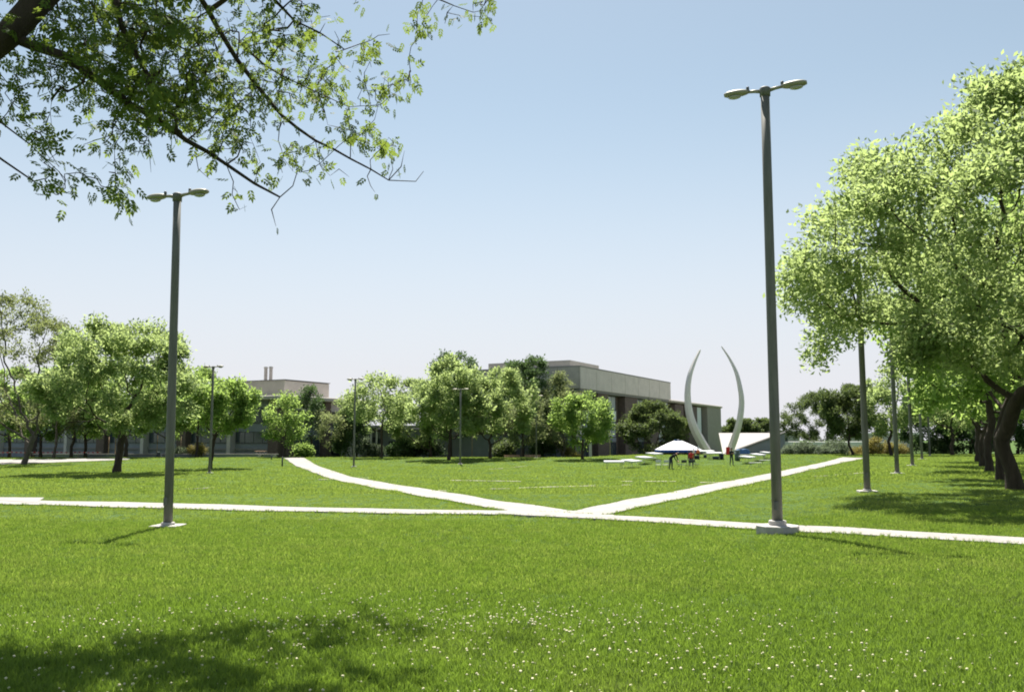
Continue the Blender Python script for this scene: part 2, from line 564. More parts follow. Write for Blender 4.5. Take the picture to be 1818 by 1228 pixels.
def scatter(name, P, proto, smin, smax, seed, tilt=.15):
    me = bpy.data.meshes.new(name)
    me.vertices.add(len(P)); me.vertices.foreach_set('co', np.asarray(P, np.float32).ravel())
    o = link(name, me, None, None, 'stuff')
    g = bpy.data.node_groups.new(name, 'GeometryNodeTree')
    g.interface.new_socket('Geometry', in_out='INPUT', socket_type='NodeSocketGeometry')
    g.interface.new_socket('Geometry', in_out='OUTPUT', socket_type='NodeSocketGeometry')
    N = g.nodes; Lk = g.links
    gi = N.new('NodeGroupInput'); go = N.new('NodeGroupOutput')
    oi = N.new('GeometryNodeObjectInfo'); oi.inputs['Object'].default_value = proto
    oi.inputs['As Instance'].default_value = True
    ip = N.new('GeometryNodeInstanceOnPoints')
    rv = N.new('FunctionNodeRandomValue'); rv.data_type = 'FLOAT_VECTOR'
    rv.inputs[0].default_value = (-tilt, -tilt, 0); rv.inputs[1].default_value = (tilt, tilt, 6.283)
    rv.inputs['Seed'].default_value = seed
    rs = N.new('FunctionNodeRandomValue'); rs.data_type = 'FLOAT'
    rs.inputs[2].default_value = smin; rs.inputs[3].default_value = smax
    rs.inputs['Seed'].default_value = seed + 1
    Lk.new(gi.outputs[0], ip.inputs['Points']); Lk.new(oi.outputs['Geometry'], ip.inputs['Instance'])
    Lk.new(rv.outputs[0], ip.inputs['Rotation']); Lk.new(rs.outputs[1], ip.inputs['Scale'])
    Lk.new(ip.outputs[0], go.inputs[0])
    md = o.modifiers.new('scatter', 'NODES'); md.node_group = g
    return o

rg = np.random.default_rng(11)
def field(n, d0, d1, power, half=.72):
    """points with density falling as (1/d)^power"""
    u = rg.uniform(size=n)
    k = 2 - power
    d = (d0**k + u * (d1**k - d0**k))**(1/k) if abs(k) > 1e-6 else d0 * (d1/d0)**u
    x = d * rg.uniform(-half, half, n)
    keep = ~in_paths(x, d)
    return x[keep], d[keep]

x, y = field(64000, 4.6, 24, 1.75)
scatter('lawn_grass', np.stack([x, y, ground(x, y)], 1), tuft('grass_tuft', 15, .07, .058, .0055, 1), .55, 1.5, 3, .25)
x, y = field(30000, 11, 46, 1.25, .66)
scatter('lawn_grass', np.stack([x, y, ground(x, y)], 1), tuft('grass_tuft', 16, .16, .055, .012, 2, 'blade_far'), .7, 1.3, 9)
x, y = field(38000, 42, 112, 1.1, .64)
scatter('lawn_grass', np.stack([x, y, ground(x, y)], 1), tuft('grass_tuft', 16, .34, .075, .030, 6, 'blade_far'), .6, 1.3, 15)
# longer grass fringing the path edges
e = []
for a, b in PATH_POLYS:
    for ed, oth in ((a, b), (b, a)):
        ed = np.array(ed); oth = np.array(oth)
        for k in range(len(ed) - 1):
            if ed[k][1] > 60: continue
            seg = ed[k+1] - ed[k]
            n = int(np.linalg.norm(seg) * 14)
            outw = ed[k] - oth[k]; outw = outw / max(np.linalg.norm(outw), .01)
            for t in rg.uniform(size=n):
                e.append(ed[k] + seg * t + outw * rg.uniform(-.03, .14))
e = np.array(e); kp = ~in_paths(e[:, 0], e[:, 1]); e = e[kp]
scatter('edge_grass', np.column_stack([e, ground(e[:, 0], e[:, 1])]), tuft('grass_tuft', 14, .09, .085, .010, 4), .6, 1.3, 21)
# taller tufts added along the old mowing strips to cast a dark shadow line
e = []
for pl in ([(640, 848), (800, 851.5), (930, 853.5), (1100, 853.3), (1250, 852.8)], [(860, 866), (960, 864), (1100, 860.5), (1250, 858)],
           [(80, 883), (280, 871), (390, 866)], [(390, 868), (560, 862)], [(1405, 848), (1540, 838), (1600, 835)], [(20, 850), (300, 862), (560, 853)]):
    q = [at(*p) for p in pl]
    for k in range(len(q) - 1):
        n = int((q[k+1] - q[k]).length * 10)
        for t in rg.uniform(size=n):
            p = q[k].lerp(q[k+1], t)
            e.append((p.x, p.y + rg.uniform(-.14, .14)))
e = np.array(e); kp = ~in_paths(e[:, 0], e[:, 1]); e = e[kp]
scatter('edge_grass', np.column_stack([e, ground(e[:, 0], e[:, 1]) - .01]), tuft('grass_tuft', 14, .10, .13, .012, 5), .6, 1.2, 31)

def clover_proto():
    mb = MB()
    mb.lathe([(.004, .048), (.013, .052), (.016, .060), (.012, .068), (.004, .071)], 7)
    mb.tube([(0, 0, 0), (.002, 0, .05)], .0012, 3, False)
    me = bpy.data.meshes.new('clover_head'); me.from_pydata(mb.v, [], mb.f); me.materials.append(M['flower'])
    return bpy.data.objects.new('clover_head', me)
cent = [(-2.6, 8.2, 1.3, 180), (-1.0, 8.9, 1.0, 170), (.4, 9.0, .9, 150), (1.0, 7.8, 1.2, 170), (-.4, 7.2, 1.3, 150), (-2.9, 6.6, .9, 70),
        (-4.0, 9.2, .9, 60), (2.4, 7.0, 1.0, 90), (3.4, 6.6, .8, 40), (.6, 6.2, 1.2, 110), (-1.6, 10.3, 1.0, 80), (1.8, 9.2, .9, 50), (0, 8, 4.5, 200), (3.4, 9, 3, 70), (-5, 8, 1.4, 60)]
P = []
for cx, cy, s, n in cent:
    px = rg.normal(cx, s, n); py = rg.normal(cy, s * .55, n)
    P.append(np.stack([px, py], 1))
P = np.concatenate(P); P = P[P[:, 1] > 4.8]
scatter('clover_flowers', np.column_stack([P, ground(P[:, 0], P[:, 1]) + .018]), clover_proto(), .28, .78, 41, .6)

# ------------------------------------------------------------------ trees
def rand_dirs(rg, n):
    v = rg.normal(size=(n, 3)); return v / np.linalg.norm(v, axis=1, keepdims=True)

def colonize(pts, par, attr, step, dk, iters, rg, jit=.18, lift=0.0):
    pts = [np.array(p, float) for p in pts]; par = list(par)
    A = np.array(attr, float); alive = np.ones(len(A), bool)
    P0 = np.array(pts)
    dm = np.linalg.norm(A[:, None, :] - P0[None, :, :], axis=2)
    near = dm.argmin(1); dist = dm.min(1)
    seen = set()
    for it in range(iters):
        alive &= dist > dk
        if not alive.any(): break
        ia = np.nonzero(alive)[0]
        un, inv = np.unique(near[ia], return_inverse=True)
        acc = np.zeros((len(un), 3)); PN = np.array([pts[k] for k in un])
        d = A[ia] - PN[inv]; d /= np.linalg.norm(d, axis=1, keepdims=True) + 1e-9
        np.add.at(acc, inv, d)
        nl = np.linalg.norm(acc, axis=1, keepdims=True); acc /= nl + 1e-9
        acc += rg.normal(scale=jit, size=acc.shape); acc[:, 2] += lift
        acc /= np.linalg.norm(acc, axis=1, keepdims=True) + 1e-9
        new = PN + acc * step
        base = len(pts)
        for k in range(len(un)):
            pts.append(new[k]); par.append(int(un[k]))
        dn = np.linalg.norm(A[:, None, :] - new[None, :, :], axis=2)
        b = dn.argmin(1); bd = dn[np.arange(len(A)), b]
        up = bd < dist - 1e-6
        near[up] = base + b[up]; dist[up] = bd[up]
        # an attractor whose node never gets nearer is dropped
        stale = alive.copy(); stale[up] = False
        key = near * 1
        drop = stale & (rg.uniform(size=len(A)) < .5)
        alive &= ~drop
    return np.array(pts), np.array(par)

def branch_tubes(P, par, rad, base_sides=8, min_r=0.0, flare=1.0):
    n = len(P)
    kids = [[] for _ in range(n)]
    for i in range(n):
        if par[i] >= 0: kids[par[i]].append(i)
    V, F = [], []
    nv = 0
    stack = [(-1, 0)]
    while stack:
        p0, i = stack.pop()
        chain = ([p0] if p0 >= 0 else []) + [i]
        while kids[i]:
            ks = sorted(kids[i], key=lambda k: -rad[k])
            for k in ks[1:]:
                if rad[k] >= min_r: stack.append((i, k))
            i = ks[0]
            if rad[i] < min_r: break
            chain.append(i)
        if len(chain) < 2: continue
        c = P[chain]; r = rad[chain].copy()
        if p0 >= 0: r[0] = r[1] * 1.15
        r[-1] *= .6
        t = np.gradient(c, axis=0); t /= np.linalg.norm(t, axis=1, keepdims=True) + 1e-9
        a = np.where(np.abs(t[:, 2:3]) < .9, [[0, 0, 1.0]], [[1.0, 0, 0]])
        if p0 < 0: a = np.tile([[1.0, .13, 0]], (len(c), 1))
        u = np.cross(t, a); u /= np.linalg.norm(u, axis=1, keepdims=True) + 1e-9
        v = np.cross(t, u)
        k = base_sides if r.max() > .05 else (5 if r.max() > .02 else 3)
        ang = np.arange(k) * 2 * np.pi / k
        ring = c[:, None, :] + r[:, None, None] * (u[:, None, :] * np.cos(ang)[None, :, None] + v[:, None, :] * np.sin(ang)[None, :, None])
        V.append(ring.reshape(-1, 3))
        m = len(c)
        aa = (nv + np.arange(m - 1)[:, None] * k + np.arange(k)[None, :]).ravel()
        bb = (nv + np.arange(m - 1)[:, None] * k + (np.arange(k)[None, :] + 1) % k).ravel()
        F.append(np.stack([aa, aa + k, bb + k, bb], 1))
        nv += m * k
    return np.concatenate(V), np.concatenate(F)

def radii(P, par, trunk_r, tip_r):
    n = len(P)
    tips = np.zeros(n)
    has = np.zeros(n, bool); has[par[par >= 0]] = True
    tips[~has] = 1
    for i in range(n - 1, 0, -1):
        tips[par[i]] += tips[i]
    e = math.log(trunk_r / tip_r) / max(math.log(max(tips[0], 2)), .5)
    return tip_r * np.maximum(tips, 1) ** e, tips

def diamonds(P, A, S, L, W, fold=.25):
    """pointed leaves: root P, along A, side S"""
    N = np.cross(A, S)
    L = L[:, None]; W = W[:, None]
    v = np.stack([P, P + A * L * .45 + S * W * .5 + N * W * fold, P + A * L, P + A * L * .45 - S * W * .5 + N * W * fold], 1).reshape(-1, 3)
    f = np.arange(len(P) * 4).reshape(-1, 4)
    return v, f

def unit(v):
    return v / (np.linalg.norm(v, axis=1, keepdims=True) + 1e-9)

KIND = {  # leaf length, width, clump radius, droop, material, bark, tip radius
    'ash': (.30, .15, .34, .15, 'ash_leaf', 'bark', .014),
    'pale': (.30, .15, .34, .15, 'ash_pale', 'bark', .014),
    'sparse': (.26, .13, .30, .10, 'ash_sparse', 'bark_grey', .016),
    'oak': (.26, .16, .34, .0, 'oak_leaf', 'bark', .014),
    'evergreen': (.27, .16, .34, -.2, 'evergreen_leaf', 'bark', .014),
    'olive': (.24, .11, .32, .1, 'olive_leaf', 'bark_grey', .014),
    'grey': (.20, .10, .25, .0, 'grey_leaf', 'bark_grey', .010),
    'gold': (.20, .09, .25, .0, 'gold_leaf', 'bark_grey', .010),
}

LEAF, NLEAF = 1.25, 1.3
def tree(name, label, cat, kind, tx, d, x0, x1, yt, yb, nleaf=9000, trunk_r=.16, lean=0.0, base_y=None, n_attr=170, group=None,
         size=1.0, fork=None, shell=.55, step=None, ry_scale=.9, top=1.0, spikes=0, sides=7, dy=0.0, boxy=0.0, clump=None, seed=None):
    """tx: pixel column of the foot; d: forward distance (None: found from base_y); x0..yb: crown extents in pixels"""
    seed = int(abs(tx) * 13 + yt * 7 + x1) % 100000 if seed is None else seed
    rg = np.random.default_rng(seed)
    if d is None:
        foot = at(tx, base_y); d = foot.y
    else:
        foot = on(tx, d)
    cx = (xat(x0, d, (yt+yb)/2) + xat(x1, d, (yt+yb)/2)) / 2 - foot.x
    rx = abs(x1 - x0) / 2 * d / FPX
    zt = zat(yt, d) - foot.z; zb = zat(yb, d) - foot.z
    cz = (zt + zb) / 2; rz = (zt - zb) / 2
    L, Wd, cl, droop, lm, bk, tip = KIND[kind]
    L *= size * LEAF; Wd *= size * LEAF; nleaf = int(nleaf * NLEAF); cl *= 1.15 * (clump or (size if size < 1 else 1))
    rx *= 1.06
    # attractors: egg-shaped shell, denser outside, uneven
    n = n_attr
    dirs = rand_dirs(rg, n)
    if boxy:
        full = dirs / (np.sum(np.abs(dirs) ** (2 + boxy), axis=1, keepdims=True) ** (1 / (2 + boxy)))
        dirs = np.where(dirs[:, 2:3] < .1, full, dirs)      # fuller skirt, rounded top
    lump = 1 + (.16 if nleaf < 60000 else .08) * np.sin(dirs[:, 0] * 3 + rg.uniform(0, 6)) * np.cos(dirs[:, 2] * 4 + dirs[:, 1] * 3 + rg.uniform(0, 6))
    rr = np.where(rg.uniform(size=n) < shell, rg.uniform(.86, 1.05, n), rg.uniform(.2, 1, n) ** (1/3) * .9) * lump
    at_ = dirs * rr[:, None] * [rx, rx * ry_scale, rz] + [cx, dy, cz]
    # flatter underside
    lo = at_[:, 2] < cz
    at_[lo, 2] = cz + (at_[lo, 2] - cz) * .92
    for k in range(spikes):
        a = rg.uniform(-.8, .8); h = rg.uniform(.9, 1.12)
        for t in np.linspace(.5, 1, 4):
            at_ = np.vstack([at_, [[cx + a * rx * .7, rg.uniform(-.3, .3) * rx, cz + rz * h * t * (1 - .3 * abs(a))]]])
    fz = fork if fork is not None else max(.25, min(zb * .75, zb - .1))
    st = step or max(rx, rz) / 9
    k = max(3, int(fz / .35))
    tp = [np.array([lean * (i / k) ** 1.3 + (rg.normal(scale=.03) if i else 0), rg.normal(scale=.03) if i else 0, -.15 + (fz + .15) * i / k]) for i in range(k + 1)]
    P, par = colonize(tp, [-1] + list(range(k)), at_, st, st * .8, 60, rg, .2, .05)
    rad, tips = radii(P, par, trunk_r, tip)
    for i in range(k + 1):
        rad[i] = max(rad[i], trunk_r) * (1 + .45 * max(0, 1 - i / 2.0))
    root = thing(name, foot, 0, label, cat, group)
    V, F = branch_tubes(P, par, rad, sides)
    link('trunk', np_mesh('trunk', V, F, 4), M[bk], root, None, True)
    cand = np.nonzero((tips <= 4) & (np.arange(len(P)) > k))[0]
    # some twigs bear many leaves, some few: clumps and gaps
    wgt = rg.gamma(1.6, 1, len(cand)); wgt /= wgt.sum()
    ci = rg.choice(cand, nleaf, p=wgt)
    tt = rg.uniform(size=(nleaf, 1))
    pos = P[ci] * tt + P[np.maximum(par[ci], 0)] * (1 - tt)
    pos = pos + np.clip(rg.normal(size=(nleaf, 3)), -1.7, 1.7) * cl * [1, 1, .8]
    outw = unit(pos - [cx, dy, cz - rz * .3])
    A = unit(outw * .5 + rg.normal(size=(nleaf, 3)) * .7 + [0, 0, -droop])
    S = unit(np.cross(A, unit(rg.normal(size=(nleaf, 3)) * .6 + [0, 0, 1])))
    sc = rg.uniform(.45, 1.3, nleaf)
    v, f = diamonds(pos, A, S, L * sc, Wd * sc)
    c = link('crown', np_mesh('crown', v, f, 4), M[lm], root, 'stuff')
    return root

G_row = 'ash trees in the row at the right edge'
tree('ash_tree', 'largest ash tree with leaning limbs, nearest in the right-hand row', 'tree', 'pale', 1803, None, 1388, 2150, 252, 712, 112000, .27, -.45, 869,
     1300, None, .54, 1.9, .6, .62, sides=10, dy=-5.0, ry_scale=.85, boxy=1.2, clump=.9, seed=26961)
tree('ash_tree', 'slim dark trunk just left of the largest ash, second in the right row', 'tree', 'ash', 1776, None, 1600, 1990, 360, 745, 15000, .17, 0, 852, 260, G_row)
tree('ash_tree', 'third trunk in the right row, seen left of the slim trunk', 'tree', 'ash', 1757, None, 1600, 1900, 450, 765, 11000, .22, 0, 838, 200, G_row)
tree('ash_tree', 'fourth trunk in the right row, half behind the third trunk', 'tree', 'ash', 1746, None, 1615, 1880, 520, 770, 10000, .24, 0, 829, 190, G_row)
tree('ash_tree', 'last trunk in the right row, farthest along the lawn edge', 'tree', 'ash', 1738, None, 1640, 1850, 570, 772, 9000, .24, 0, 820, 180, G_row)
tree('ash_tree', 'pale loose tree behind the second and third poles of the right row', 'tree', 'pale', 1582, 104, 1535, 1645, 655, 775, 6000, .17, -.3, None, 120, G_row)
tree('ash_tree', 'pale bushy tree behind the last poles of the right row', 'tree', 'pale', 1690, 106, 1625, 1760, 640, 785, 9000, .2, 0, None, 160, G_row)
G_dark = 'dark trees closing the lawn at the far right'
tree('evergreen_tree', 'dark shaded tree behind the three farthest lamp poles on the right', 'tree', 'evergreen', 1650, 122, 1598, 1712, 690, 812, 19000, .2, 0, None, 170, G_dark, fork=.4)
tree('evergreen_tree', 'dark shaded tree behind the gap between far poles and trunk row', 'tree', 'evergreen', 1722, 120, 1668, 1785, 680, 812, 19000, .2, 0, None, 170, G_dark, fork=.4)
tree('evergreen_tree', 'dark shaded tree at the right edge behind the nearest ash trunk', 'tree', 'evergreen', 1806, 118, 1752, 1872, 670, 812, 19000, .2, 0, None, 170, G_dark, fork=.4)
tree('oak_tree', 'dark round oak on the left of a pair, right of the near lamp pole', 'tree', 'oak', 1472, None, 1393, 1522, 692, 796, 26000, .20, .1, 806, 420, 'dark oak pair on the right of the lawn', 1.0, shell=.5, boxy=.8)
tree('oak_tree', 'thinner oak on the right of a pair, with leaning trunk', 'tree', 'oak', 1515, None, 1458, 1548, 684, 784, 12000, .14, -.5, 807.5, 150, 'dark oak pair on the right of the lawn')
tree('far_tree', 'distant dark tree between the white ramp roof and the sculpture right arm', 'tree', 'oak', 1298, 215, 1283, 1315, 746, 782, 3500, .25, 0, None, 90, 'distant trees over the ramp roof', 1.7)
tree('far_tree', 'distant dark tree above the middle of the white ramp roof', 'tree', 'oak', 1328, 213, 1312, 1346, 744, 782, 3500, .25, 0, None, 90, 'distant trees over the ramp roof', 1.7)
tree('far_tree', 'distant dark tree just left of the near lamp pole above the ramp', 'tree', 'oak', 1353, 216, 1338, 1371, 742, 782, 3500, .25, 0, None, 90, 'distant trees over the ramp roof', 1.7)
tree('far_tree', 'distant dark tree just right of the near lamp pole', 'tree', 'oak', 1381, 214, 1367, 1392, 762, 790, 2500, .25, 0, None, 70, 'distant trees over the ramp roof', 1.7)

G_sh = 'shrubs in the bed at the right end of the lawn'
def shrub(label, kind, px, y_or_d, x0, x1, yt, yb, n=3500, group=None):
    return tree('shrub', label, 'shrub', kind, px, y_or_d, x0, x1, yt, yb, n, .05, 0, None, 90, group, 1.0, .15, .5)
shrub('blue-green shrub left of the oak pair trunks', 'grey', 1432, 117, 1404, 1460, 784, 812, 4000, G_sh)
shrub('blue-green shrub between the two oak trunks', 'grey', 1487, 117, 1458, 1510, 783, 812, 4000, G_sh)
shrub('low mixed shrub beside the near lamp pole, under the white roof', 'grey', 1396, 118, 1386, 1412, 796, 812, 1500, G_sh)
shrub('tan shrub right of the second oak trunk', 'gold', 1528, 119, 1510, 1546, 792, 813, 2200, G_sh)
shrub('golden shrub behind the second lamp pole on the right', 'gold', 1562, 119, 1537, 1582, 779, 813, 3800, G_sh)
shrub('golden shrub left of the third lamp pole on the right', 'gold', 1588, 120, 1570, 1612, 783, 813, 3000, G_sh)

# left side
tree('sparse_tree', 'tall half-bare olive tree at the left edge with leaning trunk', 'tree', 'sparse', 43, None, -140, 142, 530, 770, 15000, .26, .9, 823.5, 420, None, 1.0, 3.0, .6, .6, spikes=7)
tree('sparse_tree', 'brownish half-leafed tree between left-edge tree and big round ash', 'tree', 'sparse', 96, 108, 62, 160, 648, 775, 5000, .15, .3, None, 150, None, .9)
tree('ash_tree', 'big round bright ash with dark forked trunk, left of the left lamp pole', 'tree', 'pale', 208, None, 118, 360, 576, 780, 28000, .30, .2, 838.5, 330, None, .85, 2.6, spikes=5, dy=-1.8, boxy=.8, clump=1.0)
tree('ash_tree', 'bright round tree right behind the second lamp pole on the left', 'tree', 'ash', 373, None, 318, 456, 676, 775, 13000, .17, .2, 832, 220, None, .85)
G_l = 'shady trees behind the big ash on the left'
tree('ash_tree', 'shady tree at the left edge behind the striped tape', 'tree', 'ash', 18, 116, -60, 85, 640, 788, 11000, .2, 0, None, 130, G_l)
tree('ash_tree', 'shady tree with dark trunk just right of the leaning left-edge trunk', 'tree', 'ash', 73, 113, 10, 140, 662, 786, 10000, .18, 0, None, 130, G_l)
tree('ash_tree', 'shady tree with left trunk of the close pair behind the tape', 'tree', 'ash', 127, 113, 70, 190, 645, 786, 10000, .18, 0, None, 130, G_l)
tree('ash_tree', 'shady tree with right trunk of the close pair behind the tape', 'tree', 'ash', 152, 116, 100, 225, 612, 786, 12000, .19, 0, None, 130, G_l)
tree('ash_tree', 'shady tree whose trunk touches the right of the big ash trunk', 'tree', 'ash', 224, 112, 165, 295, 640, 782, 12000, .22, .1, None, 130, G_l)
tree('ash_tree', 'shady tree behind the left lamp pole', 'tree', 'ash', 300, 120, 246, 360, 660, 786, 10000, .16, 0, None, 130, G_l)
tree('ash_tree', 'shady tree between the two lamp poles on the left, by a round shrub', 'tree', 'ash', 350, 116, 300, 408, 650, 786, 10000, .16, 0, None, 130, G_l)
# middle
tree('young_tree', 'small bright green tree at the top of the left diagonal path', 'tree', 'ash', 506, 112, 470, 540, 700, 794, 3600, .13, 0, None, 120, None, .95)
tree('spire_tree', 'dark narrow tree behind the small bright green tree', 'tree', 'evergreen', 553, 119, 522, 566, 686, 800, 2300, .12, 0, None, 110, None, .95, spikes=2)
tree('olive_tree', 'dull olive tree with thin bare trunk right of the narrow dark tree', 'tree', 'olive', 588, 118, 556, 626, 728, 795, 2300, .10, 0, None, 110, None)
tree('evergreen_shrub', 'big dark green shrub left of the lamp post by the diagonal path', 'shrub', 'evergreen', 628, 119, 598, 650, 735, 814, 5500, .08, 0, None, 130, None, .9, .2)
tree('ash_tree', 'pale olive tree over the big dark shrub', 'tree', 'pale', 634, 121, 600, 672, 690, 775, 4500, .12, 0, None, 110, None)
shrub('grey-green shrub right of the lamp post by the diagonal path', 'grey', 650, 117, 632, 662, 778, 813, 2500)
shrub('low grey shrub at the foot of the open forked tree', 'grey', 668, 118, 655, 680, 790, 814, 1500)
tree('open_tree', 'thin see-through forked tree with sky between its branches', 'tree', 'pale', 677, None, 622, 728, 666, 772, 4200, .15, 0, 812.8, 190, None, 1.0, 3.2, spikes=3)
tree('ash_tree', 'wide ash with low branches right of the open forked tree', 'tree', 'pale', 765, 119, 682, 812, 672, 800, 15000, .2, 0, None, 180, None, fork=1.6)
tree('ash_tree', 'tall pale ash behind the middle lamp post', 'tree', 'pale', 797, None, 738, 866, 640, 785, 14000, .18, 0, 816, 210, None, spikes=3)
tree('ash_tree', 'round pale ash with forked trunk left of the slatted benches', 'tree', 'pale', 870, None, 806, 948, 652, 792, 15000, .17, 0, 813.5, 230, None)
tree('evergreen_tree', 'tall dark tree rising behind the pale ash, left of the roof', 'tree', 'evergreen', 800, 124, 742, 860, 624, 790, 12000, .25, 0, None, 190, None, spikes=4)
tree('evergreen_tree', 'dark spiky tree against the beige building roof', 'tree', 'evergreen', 928, 121, 878, 990, 636, 800, 12000, .22, 0, None, 190, None, spikes=7)
tree('olive_tree', 'slight olive tree over the slatted benches', 'tree', 'olive', 925, 114.5, 896, 968, 706, 800, 4200, .10, 0, None, 120, None)
tree('olive_tree', 'greyish olive tree in front of the building corner', 'tree', 'olive', 1000, 121, 958, 1040, 666, 800, 8500, .15, 0, None, 150, None)
tree('ash_tree', 'mid green tree beside the pale concrete marker', 'tree', 'ash', 1034, None, 984, 1084, 697, 800, 9500, .15, 0, 815.5, 170, None, .9)
tree('oak_tree', 'broad dark oak behind the white canopy', 'tree', 'oak', 1164, 122, 1106, 1218, 716, 806, 22000, .25, 0, None, 260, None, 1.0, 1.0, spikes=3)
for lb, kd, px, d, a, b, t, u, n in (
    ('dark low shrub mass under the wide ash, left part', 'evergreen', 715, 121, 690, 742, 786, 815, 2600),
    ('dark low shrub under the wide ash, right part', 'evergreen', 755, 122, 735, 782, 780, 815, 2600),
    ('small pale bush lit by sun at the wall right of the wide ash', 'grey', 772, 121, 764, 782, 782, 806, 900),
    ('dark shrub against the blue wall left of the slatted benches', 'oak', 893, 124, 878, 912, 782, 815, 2200),
    ('dark green shrub mass behind the right slatted bench', 'evergreen', 962, 123, 938, 990, 770, 812, 3500),
    ('pale rounded bush against the dark wall left of the mid green tree', 'gold', 1005, 122, 996, 1016, 792, 808, 1100),
    ('tiny pale bush at the foot of the mid green tree', 'gold', 1022, 115, 1016, 1029, 806, 816, 500),
    ('light bush at the end of the seat wall, right of the left pole', 'gold', 349, 118, 337, 362, 788, 810, 1500),
    ('small light bush at the wall left of the round bush', 'grey', 320, 120, 312, 328, 796, 810, 800),
    ('sunlit small shrub right of the small bright green tree', 'ash', 537, 114, 526, 549, 790, 814, 1300)):
    shrub(lb, kd, px, d, a, b, t, u, n)

